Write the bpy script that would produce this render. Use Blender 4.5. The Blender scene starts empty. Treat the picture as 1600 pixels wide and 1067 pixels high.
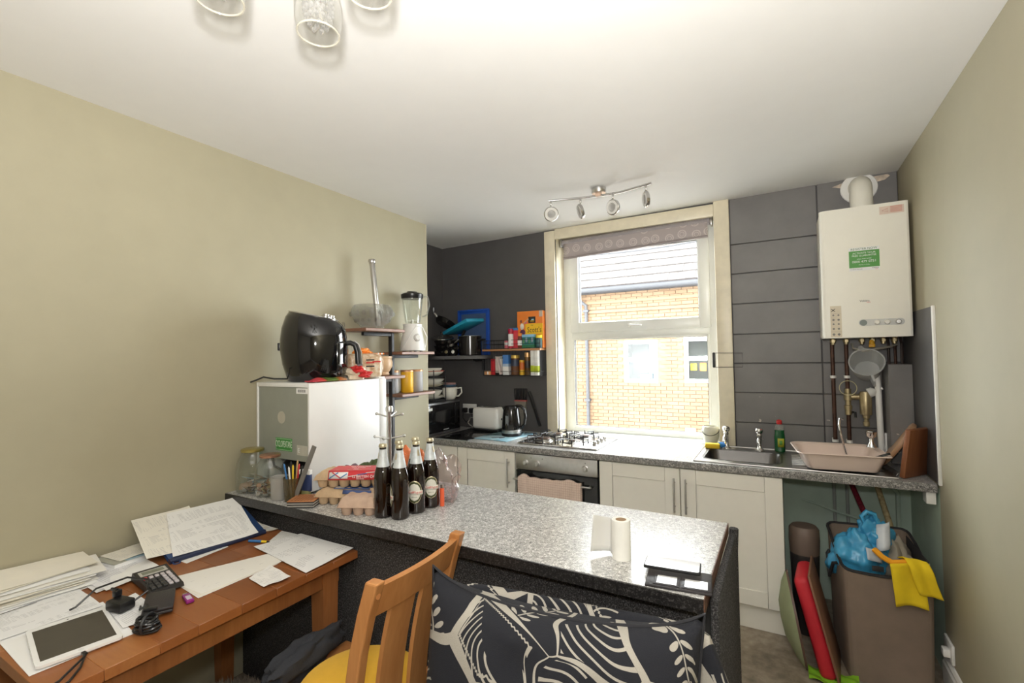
import bpy, bmesh, math, random
from mathutils import Matrix, Vector, noise
random.seed(7)
S = bpy.context.scene
COL = S.collection
PI = math.pi
# ---------------------------------------------------------------- camera, sky, flash, exposure
CAM_H = 1.541
def camera():
    yaw, pitch, roll, f = 0.51542, 0.02815, -0.01735, 744.39
    cy, sy, cp, sp, cr, sr = math.cos(yaw), math.sin(yaw), math.cos(pitch), math.sin(pitch), math.cos(roll), math.sin(roll)
    f0 = Vector((-sy, cy, 0)); r = Vector((cy, sy, 0)); u = Vector((0, 0, 1))
    fw = f0*cp + u*sp; u2 = u*cp - f0*sp
    r3 = r*cr + u2*sr; u3 = u2*cr - r*sr
    m = Matrix((r3, u3, -fw)).transposed().to_4x4(); m.translation = (0, 0, CAM_H)
    cd = bpy.data.cameras.new('camera'); cd.sensor_width = 36; cd.lens = f*36/1600; cd.clip_start = .02
    o = bpy.data.objects.new('camera', cd); COL.objects.link(o); o.matrix_world = m; S.camera = o
camera()
S.view_settings.view_transform = 'Standard'; S.view_settings.look = 'None'
S.view_settings.gamma = 1; S.view_settings.use_curve_mapping = False
S.view_settings.exposure = 0.72
w = bpy.data.worlds.new('overcast_sky'); S.world = w; w.use_nodes = True
w.node_tree.nodes['Background'].inputs[0].default_value = (.95, .98, 1, 1)
w.node_tree.nodes['Background'].inputs[1].default_value = 11.0
S.cycles.max_bounces = 10; S.cycles.diffuse_bounces = 6; S.cycles.transparent_max_bounces = 16
S.cycles.sample_clamp_indirect = 6; S.cycles.caustics_reflective = False; S.cycles.caustics_refractive = False
def flash():      # the photographer's flash head, tilted up to bounce off the ceiling
    ld = bpy.data.lights.new('camera_flash', 'SPOT'); ld.energy = 138; ld.color = (1, .98, .955)
    ld.spot_size = 2.85; ld.spot_blend = .8; ld.shadow_soft_size = .035
    o = bpy.data.objects.new('camera_flash', ld); COL.objects.link(o)
    o.location = (0.0, -.03, CAM_H + .15)
    d = Vector((-.24, .36, .90)); o.rotation_euler = d.to_track_quat('-Z', 'Y').to_euler()
flash()
def flash_dome():  # the diffuser dome on the same head spills a little light straight ahead
    ld = bpy.data.lights.new('flash_dome', 'POINT'); ld.energy = 24; ld.color = (1, .98, .955); ld.shadow_soft_size = .05
    o = bpy.data.objects.new('flash_dome', ld); COL.objects.link(o); o.location = (-.01, -.02, CAM_H + .17)
flash_dome()
# ---------------------------------------------------------------- materials
class NT:
    def __init__(s, name):
        s.m = bpy.data.materials.new(name); s.m.use_nodes = True; s.t = s.m.node_tree
        s.b = s.t.nodes['Principled BSDF']; s.out = s.t.nodes['Material Output']; s._co = None
    def n(s, typ, props=None, **ins):
        nd = s.t.nodes.new(typ)
        for k, v in (props or {}).items(): setattr(nd, k, v)
        for k, v in ins.items(): s.put(nd, k, v)
        return nd
    def put(s, nd, k, v):
        i = int(k[1:]) if k[0] == 'i' and k[1:].isdigit() else k.replace('_', ' ')
        if isinstance(v, bpy.types.NodeSocket): s.t.links.new(v, nd.inputs[i])
        elif isinstance(v, bpy.types.Node): s.t.links.new(v.outputs[0], nd.inputs[i])
        else: nd.inputs[i].default_value = v
    def co(s, kind='Object'):
        if s._co is None: s._co = s.t.nodes.new('ShaderNodeTexCoord')
        return s._co.outputs[kind]
    def math(s, op, a, b=0.0, c=0.0):
        return s.n('ShaderNodeMath', {'operation': op}, i0=a, i1=b, i2=c).outputs[0]
    def vmath(s, op, a, b=(0, 0, 0)):
        return s.n('ShaderNodeVectorMath', {'operation': op}, i0=a, i1=b).outputs[0]
    def scale(s, v): return s.n('ShaderNodeMapping', i0=s.co(), Scale=v if isinstance(v, tuple) else (v, v, v)).outputs[0]
    def noise(s, sc, detail=3.0, vec=None, rough=.55):
        return s.n('ShaderNodeTexNoise', i0=vec if vec is not None else s.co(), Scale=sc, Detail=detail, Roughness=rough)
    def ramp(s, fac, stops, interp='LINEAR'):
        r = s.n('ShaderNodeValToRGB', i0=fac); e = r.color_ramp.elements; r.color_ramp.interpolation = interp
        while len(e) < len(stops): e.new(.5)
        for el, (p, c) in zip(e, stops): el.position = p; el.color = (*c, 1) if len(c) == 3 else c
        return r.outputs[0]
    def mix(s, f, a, b):
        nd = s.n('ShaderNodeMix', {'data_type': 'RGBA'}); s.put(nd, 'i0', f)
        for i, v in ((6, a), (7, b)):
            if isinstance(v, tuple): v = (*v[:3], 1)
            s.put(nd, 'i%d' % i, v)
        return nd.outputs[2]
    def base(s, v): s.put(s.b, 'i0', (*v, 1) if isinstance(v, tuple) and len(v) == 3 else v)
    def set(s, **k):
        for a, b in k.items(): s.put(s.b, a, b)
        return s
    def bump(s, h, st=.3, d=.01):
        s.put(s.b, 'Normal', s.n('ShaderNodeBump', Strength=st, Distance=d, Height=h))
def M(name, c, rough=.5, metal=0.0, var=.06, vs=14, bump=0, bs=60, bd=.002, spec=.5, coat=0, sheen=0):
    """plain surface: colour with slight procedural mottling"""
    t = NT(name); nz = t.noise(vs, 3)
    a = tuple(max(0, x*(1-var)) for x in c); b = tuple(min(1, x*(1+var)) for x in c)
    t.base(t.ramp(nz.outputs[0], [(.3, a), (.7, b)])); t.set(Roughness=rough, Metallic=metal)
    t.b.inputs['Specular IOR Level'].default_value = spec
    t.b.inputs['Coat Weight'].default_value = coat; t.b.inputs['Sheen Weight'].default_value = sheen
    if bump: t.bump(t.noise(bs, 4).outputs[0], bump, bd)
    return t.m
def glass(name, tint=(.97, .98, .97), rough=.02, refl=1.0, body=0.0, bodyc=(.8, .82, .8), pw=4.0):
    """thin clear glass or plastic: lets light through, reflects at grazing angles"""
    t = NT(name); tr = t.n('ShaderNodeBsdfTransparent', Color=(*tint, 1)); gl = t.n('ShaderNodeBsdfGlossy', Color=(1, 1, 1, 1), Roughness=rough)
    lw_ = t.n('ShaderNodeLayerWeight', Blend=.5); f = t.math('MULTIPLY', t.math('ADD', t.math('MULTIPLY', t.math('POWER', lw_.outputs[1], pw), .85), .04), refl)
    mx = t.n('ShaderNodeMixShader', i0=f, i1=tr.outputs[0], i2=gl.outputs[0])
    last = mx
    if body:
        df = t.n('ShaderNodeBsdfDiffuse', Color=(*bodyc, 1)); last = t.n('ShaderNodeMixShader', i0=body, i1=mx.outputs[0], i2=df.outputs[0])
    t.t.links.new(last.outputs[0], t.out.inputs[0]); return t.m
def wood(name, c1, c2, axis=1, sc=9, rough=.42, dist=3.0):
    t = NT(name); s = [1, 1, 1]; s[axis] = .12
    v = t.scale(tuple(s)); nz = t.noise(sc, 5, v); n2 = t.noise(sc*9, 3, v)
    f = t.math('ADD', t.math('MULTIPLY', nz.outputs[0], .65), t.math('MULTIPLY', n2.outputs[0], .35))
    t.base(t.ramp(f, [(.32, c1), (.66, c2)])); t.set(Roughness=rough); t.bump(n2.outputs[0], .08, .002); return t.m
def granite(name, lo, mid, hi, rough=.3):
    t = NT(name); a = t.noise(210, 2, rough=.8); b = t.noise(95, 3)
    f = t.math('ADD', t.math('MULTIPLY', a.outputs[0], .6), t.math('MULTIPLY', b.outputs[0], .4))
    t.base(t.ramp(f, [(.38, lo), (.45, mid), (.53, mid), (.58, hi)])); t.set(Roughness=rough); return t.m
# ---------------------------------------------------------------- geometry
def T(x=0, y=0, z=0, rz=0, rx=0, ry=0):
    return Matrix.Translation((x, y, z)) @ Matrix.Rotation(rz, 4, 'Z') @ Matrix.Rotation(ry, 4, 'Y') @ Matrix.Rotation(rx, 4, 'X')
class B:
    """collects geometry for ONE mesh object"""
    def __init__(s): s.v = []; s.f = []; s.mi = []; s.sm = []
    def add(s, vs, fs, M=None, m=0, smooth=False):
        o = len(s.v)
        s.v += [tuple(M @ Vector(p)) for p in vs] if M is not None else [tuple(p) for p in vs]
        s.f += [tuple(i+o for i in f) for f in fs]; s.mi += [m]*len(fs); s.sm += [smooth]*len(fs); return s
    def box(s, c, d, M=None, m=0, bev=0, seg=2):
        x, y, z = c; a, b, e = d[0]/2, d[1]/2, d[2]/2
        if bev:
            bm = bmesh.new(); bmesh.ops.create_cube(bm, size=1)
            for q in bm.verts: q.co = (q.co.x*2*a, q.co.y*2*b, q.co.z*2*e)
            bmesh.ops.bevel(bm, geom=bm.edges[:], offset=min(bev, .49*min(2*a, 2*b, 2*e)), segments=seg, profile=.5, affect='EDGES')
            bm.verts.index_update()
            s.add([(q.co.x+x, q.co.y+y, q.co.z+z) for q in bm.verts], [[q.index for q in f.verts] for f in bm.faces], M, m, True); bm.free(); return s
        vs = [(x+i*a, y+j*b, z+k*e) for i in (-1, 1) for j in (-1, 1) for k in (-1, 1)]
        return s.add(vs, [(0, 1, 3, 2), (4, 6, 7, 5), (0, 4, 5, 1), (2, 3, 7, 6), (0, 2, 6, 4), (1, 5, 7, 3)], M, m)
    def b2(s, lo, hi, M=None, m=0, bev=0, seg=2):
        return s.box([(p+q)/2 for p, q in zip(lo, hi)], [abs(q-p) for p, q in zip(lo, hi)], M, m, bev, seg)
    def lathe(s, prof, n=24, M=None, m=0, smooth=True, a0=0, a1=2*PI, sx=1, sy=1, fn=None):
        full = abs(a1-a0-2*PI) < 1e-6; k = n if full else n+1; vs = []
        for r, z in prof:
            for i in range(k):
                a = a0+(a1-a0)*i/n; rr = r*(fn(a, z) if fn else 1); vs.append((rr*math.cos(a)*sx, rr*math.sin(a)*sy, z))
        fs = []
        for j in range(len(prof)-1):
            for i in range(n):
                i2 = (i+1) % k if full else i+1
                fs.append((j*k+i, j*k+i2, (j+1)*k+i2, (j+1)*k+i))
        s.add(vs, fs, M, m, smooth)
        if full:
            if prof[0][0] > 1e-5: s.add(vs[:k], [tuple(range(k-1, -1, -1))], M, m)
            if prof[-1][0] > 1e-5: s.add(vs[-k:], [tuple(range(k))], M, m)
        return s
    def cyl(s, p, q, r, n=12, m=0, M=None, r2=None, smooth=True): return s.tube([p, q], r, n, m, M, r2=r2, smooth=smooth)
    def tube(s, pts, r, n=8, m=0, M=None, r2=None, closed=False, smooth=True):
        P = [Vector(p) for p in pts]; L = len(P); vs = []; up = None
        for i, p in enumerate(P):
            if closed: t = P[(i+1) % L]-P[i-1]
            else: t = P[min(i+1, L-1)]-P[max(i-1, 0)]
            t.normalize()
            if up is None:
                up = Vector((0, 0, 1)) if abs(t.z) < .9 else Vector((1, 0, 0))
            a = t.cross(up)
            if a.length < 1e-5: a = t.cross(Vector((1, 0, 0)))
            a.normalize(); b = a.cross(t); up = b
            rr = r if r2 is None else r+(r2-r)*i/(L-1)
            for k in range(n):
                an = 2*PI*k/n; vs.append(p+a*(rr*math.cos(an))+b*(rr*math.sin(an)))
        fs = []
        for i in range(L if closed else L-1):
            j = (i+1) % L
            for k in range(n): k2 = (k+1) % n; fs.append((i*n+k, i*n+k2, j*n+k2, j*n+k))
        s.add(vs, fs, M, m, smooth)
        if not closed: s.add(vs[:n], [tuple(range(n-1, -1, -1))], M, m); s.add(vs[-n:], [tuple(range(n))], M, m)
        return s
    def prism(s, poly, h, M=None, m=0, z=0):
        n = len(poly); vs = [(x, y, z) for x, y in poly]+[(x, y, z+h) for x, y in poly]
        return s.add(vs, [tuple(range(n-1, -1, -1)), tuple(range(n, 2*n))]+[(i, (i+1) % n, n+(i+1) % n, n+i) for i in range(n)], M, m)
    def grid(s, fn, nu, nv, m=0, M=None, cu=False, smooth=True):
        ku = nu if cu else nu+1
        vs = [fn(i/nu, j/nv) for j in range(nv+1) for i in range(ku)]
        fs = [(j*ku+i, j*ku+(i+1) % ku, (j+1)*ku+(i+1) % ku, (j+1)*ku+i) for j in range(nv) for i in range(nu)]
        return s.add(vs, fs, M, m, smooth)
    def slab(s, fn, th, nu, nv, m=0, M=None):
        """sheet with thickness th downwards along -z (fn gives the top)"""
        k = nu+1; top = [Vector(fn(i/nu, j/nv)) for j in range(nv+1) for i in range(k)]; N = len(top)
        vs = top+[p-Vector((0, 0, th)) for p in top]
        fs = [(j*k+i, j*k+i+1, (j+1)*k+i+1, (j+1)*k+i) for j in range(nv) for i in range(nu)]
        fs = fs+[tuple(i+N for i in reversed(f)) for f in fs]
        rim = [i for i in range(k)]+[j*k+nu for j in range(1, nv+1)]+[nv*k+i for i in range(nu-1, -1, -1)]+[j*k for j in range(nv-1, 0, -1)]
        fs += [(rim[q], rim[q]+N, rim[(q+1) % len(rim)]+N, rim[(q+1) % len(rim)]) for q in range(len(rim))]
        return s.add(vs, fs, M, m, True)
    def ball(s, c, r, n=16, m=0, M=None):
        r = r if isinstance(r, tuple) else (r, r, r); k = n//2
        prof = [(math.sin(PI*i/k), -math.cos(PI*i/k)) for i in range(k+1)]
        Q = Matrix.Translation(c) @ Matrix.Diagonal((*r, 1)); return s.lathe(prof, n, M @ Q if M is not None else Q, m)
def obj(name, b, mats, parent=None, loc=None, rot=None, kind=None, solid=0, sub=0, sharp=True):
    me = bpy.data.meshes.new(name); me.from_pydata(b.v, [], b.f)
    for mt in (mats if isinstance(mats, (list, tuple)) else [mats]): me.materials.append(mt)
    me.polygons.foreach_set('material_index', b.mi); me.polygons.foreach_set('use_smooth', b.sm)
    bm = bmesh.new(); bm.from_mesh(me); bmesh.ops.remove_doubles(bm, verts=bm.verts, dist=1e-6); bmesh.ops.recalc_face_normals(bm, faces=bm.faces)
    if sharp:
        for e in bm.edges:
            if len(e.link_faces) == 2 and e.calc_face_angle(0) > .75: e.smooth = False
    bm.to_mesh(me); bm.free(); me.update()
    o = bpy.data.objects.new(name, me); COL.objects.link(o)
    if loc is not None: o.location = loc
    if rot is not None: o.rotation_euler = rot
    if parent is not None: o.parent = parent
    if kind: o['kind'] = kind
    if solid:
        md = o.modifiers.new('thick', 'SOLIDIFY'); md.thickness = solid; md.offset = 0
    if sub:
        md = o.modifiers.new('sub', 'SUBSURF'); md.levels = sub; md.render_levels = sub
    return o
def thing(name, label, cat, loc=(0, 0, 0), rz=0, group=None, rx=0, ry=0):
    o = bpy.data.objects.new(name, None); COL.objects.link(o); o.empty_display_size = .05
    o.matrix_world = T(*loc, rz, rx, ry); o['label'] = label; o['category'] = cat
    if group: o['group'] = group
    return o
def tag(o, label, cat, group=None):
    o['label'] = label; o['category'] = cat
    if group: o['group'] = group
    return o
def kids(o): return [c for c in bpy.data.objects if c.parent == o]
def dup(o, parent=None):
    c = o.copy(); COL.objects.link(c)
    if parent is not None: c.parent = parent
    for k in o.children: dup(k, c)
    return c
def text(name, s, size, mat, parent, M, align='CENTER', ext=.0003, sx=1.0):
    cu = bpy.data.curves.new(name, 'FONT'); cu.body = s; cu.size = size; cu.align_x = align; cu.align_y = 'CENTER'; cu.extrude = ext; cu.resolution_u = 2
    t = bpy.data.objects.new(name, cu); COL.objects.link(t)
    me = bpy.data.meshes.new_from_object(t); bpy.data.objects.remove(t); bpy.data.curves.remove(cu)
    me.materials.clear(); me.materials.append(mat); me.name = name
    o = bpy.data.objects.new(name, me); COL.objects.link(o); o.parent = parent
    o.matrix_local = M @ Matrix.Diagonal((sx, 1, 1, 1)); return o
FRONT = Matrix.Rotation(PI/2, 4, 'X')             # text standing up, facing -y
# ---------------------------------------------------------------- shared materials
def paint_wall(name, c, var=.035):
    t = NT(name); n1 = t.noise(1.6, 4); n2 = t.noise(9, 4); f = t.math('ADD', t.math('MULTIPLY', n1.outputs[0], .6), t.math('MULTIPLY', n2.outputs[0], .4))
    t.base(t.ramp(f, [(.35, tuple(x*(1-var) for x in c)), (.65, tuple(min(1, x*(1+var)) for x in c))])); t.set(Roughness=.55)
    t.bump(t.noise(240, 2).outputs[0], .06, .002); return t.m
SAGE = paint_wall('sage_paint', (.388, .354, .246))
CEIL = paint_wall('ceiling_paint', (.775, .768, .748), .015)
GREY = paint_wall('charcoal_paint', (.088, .084, .084), .10)
def scuffed():
    t = NT('scuffed_charcoal_board'); n1 = t.noise(5, 4); base = t.ramp(n1.outputs[0], [(.3, (.165, .158, .155)), (.7, (.205, .197, .192))])
    n2 = t.noise(26, 5); n3 = t.noise(4.2, 2); z = t.n('ShaderNodeSeparateXYZ', i0=t.n('ShaderNodeNewGeometry').outputs['Position']).outputs[2]
    low = t.n('ShaderNodeMapRange', i0=z, i1=1.30, i2=1.05).outputs[0]
    chip = t.math('MULTIPLY', t.math('GREATER_THAN', n2.outputs[0], .69), t.math('MULTIPLY', t.math('GREATER_THAN', n3.outputs[0], .50), low))
    t.base(t.mix(chip, base, (.55, .50, .42))); t.set(Roughness=.5); t.bump(t.noise(90, 4).outputs[0], .12, .003); return t.m
BOARD = scuffed()
MINT = paint_wall('faded_mint_paint', (.50, .61, .52), .10)
CREAM = M('cream_gloss', (.76, .69, .53), .35)
WHITE = M('white_gloss', (.80, .79, .75), .35)
UPVC = M('white_plastic_frame', (.80, .81, .78), .3, var=.02)
CAB = M('cream_cabinet', (.80, .775, .705), .38, var=.015)
STEEL = M('brushed_steel', (.58, .57, .55), .32, 1.0, var=.05, vs=40)
CHROME = M('chrome', (.82, .82, .82), .09, 1.0, var=.01)
BLACK = M('black_plastic', (.012, .012, .013), .3)
MATTE = M('matte_black_metal', (.018, .018, .020), .5)
GLOSSBLK = M('gloss_black', (.006, .006, .007), .07, coat=.5)
DARKGLASS = M('dark_glass', (.010, .010, .011), .08)
WHITEP = M('white_plastic', (.82, .81, .78), .35, var=.02)
GRANITE = granite('grey_speckled_laminate', (.05, .05, .05), (.33, .325, .315), (.74, .73, .71))
GRANITE2 = granite('pale_speckled_laminate', (.12, .12, .117), (.44, .435, .42), (.86, .85, .83), .24)
GRANDK = granite('dark_speckled_edge', (.006, .006, .006), (.014, .013, .013), (.075, .07, .068), .35)
COPPER = M('aged_copper', (.075, .036, .024), .45, .5, var=.3, vs=30)
BRASS = M('brass_fitting', (.44, .36, .21), .35, .75, var=.15)
PAPER = M('white_paper', (.84, .84, .83), .7, var=.01)
CREAMPAPER = M('cream_paper', (.80, .76, .66), .75, var=.03)
CLEAR = glass('clear_glass')
PANEGL = glass('window_glass', (.98, .99, .985), .0, .5)
RED = M('red_plastic', (.60, .03, .03), .4)
ORANGE = M('orange_print', (.85, .25, .03), .5)
YELLOW = M('yellow_print', (.85, .60, .03), .5)
GREEN = M('green_print', (.10, .36, .07), .5)
BLUE = M('blue_print', (.05, .20, .50), .5)
INK = M('black_ink', (.015, .015, .015), .6)
# ---------------------------------------------------------------- room shell
XL, XA, XR, YN, YB, H = -2.36, -2.745, .622, 2.85, 3.55, 2.565
def struct(name, b, mats, parent=None, **k):
    o = obj(name, b, mats, parent, **k); o['kind'] = 'structure'; return o
def floor_mat():
    t = NT('stone_effect_vinyl'); a = t.noise(3.2, 6, rough=.7); b = t.noise(22, 5)
    f = t.math('ADD', t.math('MULTIPLY', a.outputs[0], .6), t.math('MULTIPLY', b.outputs[0], .4))
    t.base(t.ramp(f, [(.34, (.12, .093, .064)), (.5, (.26, .212, .158)), (.64, (.40, .335, .255))])); t.set(Roughness=.42); t.bump(b.outputs[0], .1, .003); return t.m
struct('floor', B().b2((-3.0, -2.2, -.1), (.9, 3.9, 0)), floor_mat())
c = B()
zc = lambda x, y: 2.578 if y < 0 else 2.578 + (y/3.6)*(-.034 + (x+2.75)/3.37*.042)
c.grid(lambda u, v: (-3.0+3.9*u, -2.2+6.1*v, zc(-3.0+3.9*u, -2.2+6.1*v)), 8, 12)
c.grid(lambda u, v: (-3.0+3.9*u, -2.2+6.1*v, 2.75), 1, 1)
struct('ceiling', c, CEIL)
lw = B(); lw.b2((XA, -2.2, 0), (XL, YN, 2.60), m=0); lw.b2((XL-.012, YN, 0), (XL+.0015, YN+.004, 2.60), m=1)
struct('wall_left', lw, [SAGE, CREAM])
struct('wall_alcove', B().b2((XA-.15, YN-.02, 0), (XA, YB+.2, 2.60)), GREY)
# back wall: opening for the window x -1.584..-.385, z .90..2.49
WX0, WX1, WZ0, WZ1 = -1.584, -.385, .86, 2.49
bw = B()
bw.b2((XA-.15, YB, .86), (WX0, YB+.30, 2.62)); bw.b2((WX0, YB, WZ1), (WX1, YB+.30, 2.62)); bw.b2((XA-.15, YB, 0), (-.03, YB+.3, .86))
bw.b2((WX1, YB+.012, .86), (XR+.2, YB+.30, 2.62)); bw.b2((-.03, YB, 0), (XR+.2, YB+.30, .86), m=1)
bw.b2((WX0-.002, YB, .90), (WX0+.003, YB+.3, WZ1), m=2); bw.b2((WX1-.003, YB, .90), (WX1+.002, YB+.3, WZ1), m=2); bw.b2((WX0, YB, WZ1-.003), (WX1, YB+.3, WZ1+.002), m=2)
wall_back = struct('wall_back', bw, [GREY, MINT, CREAM])
rows = [.865, 1.065, 1.265, 1.460, 1.655, 1.860, 2.065, 2.265, 2.565]
for x0, x1, off in ((-.287, .215, 0), (.218, XR-.002, 0)):
    for i in range(len(rows)-1):
        top = rows[i+1]-.004 if i < len(rows)-2 else 2.60
        obj('board', B().b2((x0+.001, YB-.002+random.uniform(0, .002), rows[i]), (x1-.001, YB+.014, top), bev=.003, seg=1), BOARD, wall_back)
rw = B(); rw.b2((XR, -2.2, 0), (XR+.25, 2.935, 2.62)); rw.b2((XR, 2.935, .88), (XR+.25, YB+.3, 2.62)); rw.b2((XR, 2.935, 0), (XR+.25, YB+.3, .88), m=1)
wall_right = struct('wall_right', rw, [SAGE, MINT])
sp = B(); sp.b2((XR-.006, 2.905, .905), (XR, YB, 1.735)); wall_right_panel = struct('trim_5', sp, GREY)
struct('trim_6', B().b2((XR-.012, 2.885, .905), (XR+.001, 2.905, 1.737), bev=.003), WHITE)
struct('wall_front', B().b2((-3.0, -2.3, 0), (.9, -2.15, 2.75)), paint_wall('pale_wall_paint', (.74, .72, .66)))
# skirting on the right wall
sk = B(); prof = [(0, 0), (.018, 0), (.018, .09), (.013, .10), (.013, .112), (.006, .122), (0, .125)]
sk.prism([(-x, z) for x, z in prof], 5.1, Matrix.Translation((XR, 2.93, 0)) @ Matrix.Rotation(PI/2, 4, 'X'))
struct('baseboard_right', sk, WHITE)
# window casing on the room side
struct('trim_1', B().b2((-1.681, YB-.022, .902), (-1.588, YB, 2.548), bev=.006), CREAM)
struct('trim_2', B().b2((-.387, YB-.022, .902), (-.289, YB, 2.578), bev=.006), CREAM)
struct('trim_3', B().b2((-1.588, YB-.018, 2.475), (-.387, YB, 2.560), bev=.005), CREAM)
# boxed-in pipes in the back right corner
bx = B(); bx.b2((.508, 3.33, .905), (XR-.008, YB-.004, 1.452), bev=.002, seg=1); struct('trim_4', bx, BOARD)
# window
win = bpy.data.objects.new('window_1', None); COL.objects.link(win); win['kind'] = 'structure'; win.location = (-.985, 3.70, .90)
YF = -.0                                             # local: y 0 is the room face of the frame; x about the middle; z from the sill
def frame_bars(x0, x1, z0, z1, w, y0, y1, bev=.008, wt=None, wb=None):
    wt = wt or w; wb = wb or w; b = B()
    b.b2((x0, y0, z0), (x0+w, y1, z1), bev=bev); b.b2((x1-w, y0, z0), (x1, y1, z1), bev=bev)
    b.b2((x0+w*.6, y0+.001, z0), (x1-w*.6, y1-.001, z0+wb), bev=bev); b.b2((x0+w*.6, y0+.001, z1-wt), (x1-w*.6, y1-.001, z1), bev=bev); return b
def quad(b, x0, x1, z0, z1, y, th=.006): return b.b2((x0, y, z0), (x1, y+th, z1))
fo = frame_bars(-.599, .599, 0, 1.59, .072, 0, .07, wb=.04); fo.b2((-.55, .001, .765), (.55, .069, .83), bev=.006)
obj('window_frame', fo, UPVC, win)
bd = frame_bars(-.530, .530, .036, .768, .016, -.004, .02, .004); obj('glazing_bead', bd, UPVC, win)
ga = frame_bars(-.516, .516, .049, .755, .004, .0, .03, 0); obj('gasket', ga, INK, win)
sa = frame_bars(-.545, .545, .815, 1.545, .082, -.016, .05, .01); obj('sash', sa, UPVC, win)
obj('gasket', frame_bars(-.465, .465, .893, 1.467, .004, -.005, .03, 0), INK, win)
quad(B(), 0, 0, 0, 0, 0)
obj('pane', quad(B(), -.522, .522, .043, .761, .028), PANEGL, win); obj('pane', quad(B(), -.470, .470, .888, 1.472, .024), PANEGL, win)
hd = B(); hd.box((-.045, -.022, .855), (.028, .012, .032), bev=.004); hd.tube([(-.045, -.03, .858), (-.035, -.042, .858), (.0, -.044, .856), (.055, -.040, .852)], .0085, 8, r2=.006)
obj('window_handle', hd, WHITEP, win)
struct('windowsill', B().b2((WX0+.004, YB-.012, .875), (WX1-.004, 3.70, .905), bev=.006), UPVC)
# ---------------------------------------------------------------- outside: brick neighbour
def brick_mat():
    t = NT('buff_orange_brick'); oi = t.n('ShaderNodeObjectInfo').outputs['Random']; p = t.n('ShaderNodeNewGeometry')
    n = t.noise(3, 3, p.outputs['Position']); w = t.noise(.9, 2, p.outputs['Position']); f = t.math('ADD', t.math('MULTIPLY', p.outputs['Random Per Island'], .35), t.math('MULTIPLY', oi, .3))
    f = t.math('ADD', f, t.math('MULTIPLY', n.outputs[0], .5))
    t.base(t.ramp(f, [(.2, (.120, .068, .035)), (.5, (.134, .083, .046)), (.85, (.150, .098, .058))])); t.set(Roughness=.9); return t.m
BRICK = brick_mat(); MORTAR = M('mortar', (.150, .103, .063), .9)
DY = 10.0
def course(name, c1, c2):
    t = NT(name); p = t.n('ShaderNodeNewGeometry'); n = t.noise(2.5, 4, p.outputs['Position'])
    f = t.math('ADD', t.math('MULTIPLY', p.outputs['Random Per Island'], .5), t.math('MULTIPLY', n.outputs[0], .5)); t.base(t.ramp(f, [(.25, c1), (.75, c2)])); t.set(Roughness=.85); return t.m
bl = thing('brick_building', 'orange brick house with tiled roof seen through the window glass', 'building', (0, DY, 0))
W0, W1, WB, WT = -6.0, .8, -2.0, 2.95
wins = [(-2.925, -2.232, .915, 1.80), (-1.71, -1.02, .925, 1.83)]
mw = B(); xs = [W0, wins[0][0], wins[0][1], wins[1][0], wins[1][1], W1]
for i in range(5):
    if i in (1, 3):
        q = wins[i//2]; mw.b2((xs[i], .012, WB), (xs[i+1], .25, q[2])); mw.b2((xs[i], .012, q[3]), (xs[i+1], .25, WT))
    else: mw.b2((xs[i], .012, WB), (xs[i+1], .25, WT))
obj('mortar_wall', mw, MORTAR, bl)
bl_l, bh = .225, .075; spots = []
r = 0; z = WB
while z < WT-.01:
    x = W0+(.1125 if r % 2 else 0)
    while x < W1-.05:
        cx, cz = x+.1075, z+.0325
        if not any(a-.10 < cx < b+.10 and p-.03 < cz < q+.03 for a, b, p, q in wins): spots.append((cx, cz))
        x += bl_l
    z += bh; r += 1
vis = sorted(spots, key=lambda s: (s[0]+2.6)**2*1.3+(s[1]-1.45)**2*1.1)
bm_ = obj('brick', B().box((0, 0, 0), (.215, .02, .065)), BRICK, bl); me = bm_.data
for i, (x, z) in enumerate(vis[:290]):
    o = bm_ if i == 0 else bpy.data.objects.new('brick', me)
    if i: COL.objects.link(o); o.parent = bl
    o.location = (x, .004+random.uniform(-.002, .002), z)
rest = B()
for x, z in vis[290:]: rest.box((x, .004, z), (.215, .02, .065))
o = obj('brickwork', rest, BRICK, bl); o['kind'] = 'stuff'
band = B()
for zz in (2.42, 2.62): band.b2((W0, -.035, zz), (W1, .02, zz+.06))
obj('brick_band', band, BRICK, bl)
GUT = M('grey_gutter', (.030, .031, .035), .6)
g = B(); g.tube([(W0-.1, -.17, 2.92), (W1+.1, -.17, 2.90)], .07, 10); g.b2((W0, -.12, 2.84), (W1, .02, 2.93)); obj('gutter', g, GUT, bl)
d = B(); d.tube([(-3.90, -.16, 2.88), (-3.90, -.14, 2.74), (-3.74, -.07, 2.60), (-3.74, -.06, 2.4), (-3.74, -.06, -1.8)], .038, 8); 
for zz in (1.9, .5, 2.45): d.b2((-3.80, -.11, zz), (-3.68, .01, zz+.05))
obj('downpipe', d, GUT, bl)
TILE = course('weathered_roof_tile', (.042, .036, .033), (.060, .052, .048))
pitch = math.radians(40); n = 0; rt = []
RT = M('roof_deck', (.06, .05, .05), .9)
ny = 16; step = .30
for i in range(ny):
    s0 = i*step; xr = -.9 - max(0, s0*.62)*.9
    yy, zz = -.22+s0*math.cos(pitch), 2.96+s0*math.sin(pitch)
    Mx = Matrix.Translation((0, yy, zz)) @ Matrix.Rotation(pitch, 4, 'X')
    x = -6.2+(.085 if i % 2 else 0)
    while x < 1.0-s0*.50:
        rt.append((x, i, Mx)); x += .17
cen = sorted(rt, key=lambda t_: (t_[0]+2.6)**2+(t_[1]-2)**2*.05)
tile = obj('tile', B().b2((.002, 0, 0), (.168, .33, .016), m=0), TILE, bl); tm = tile.data
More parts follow.
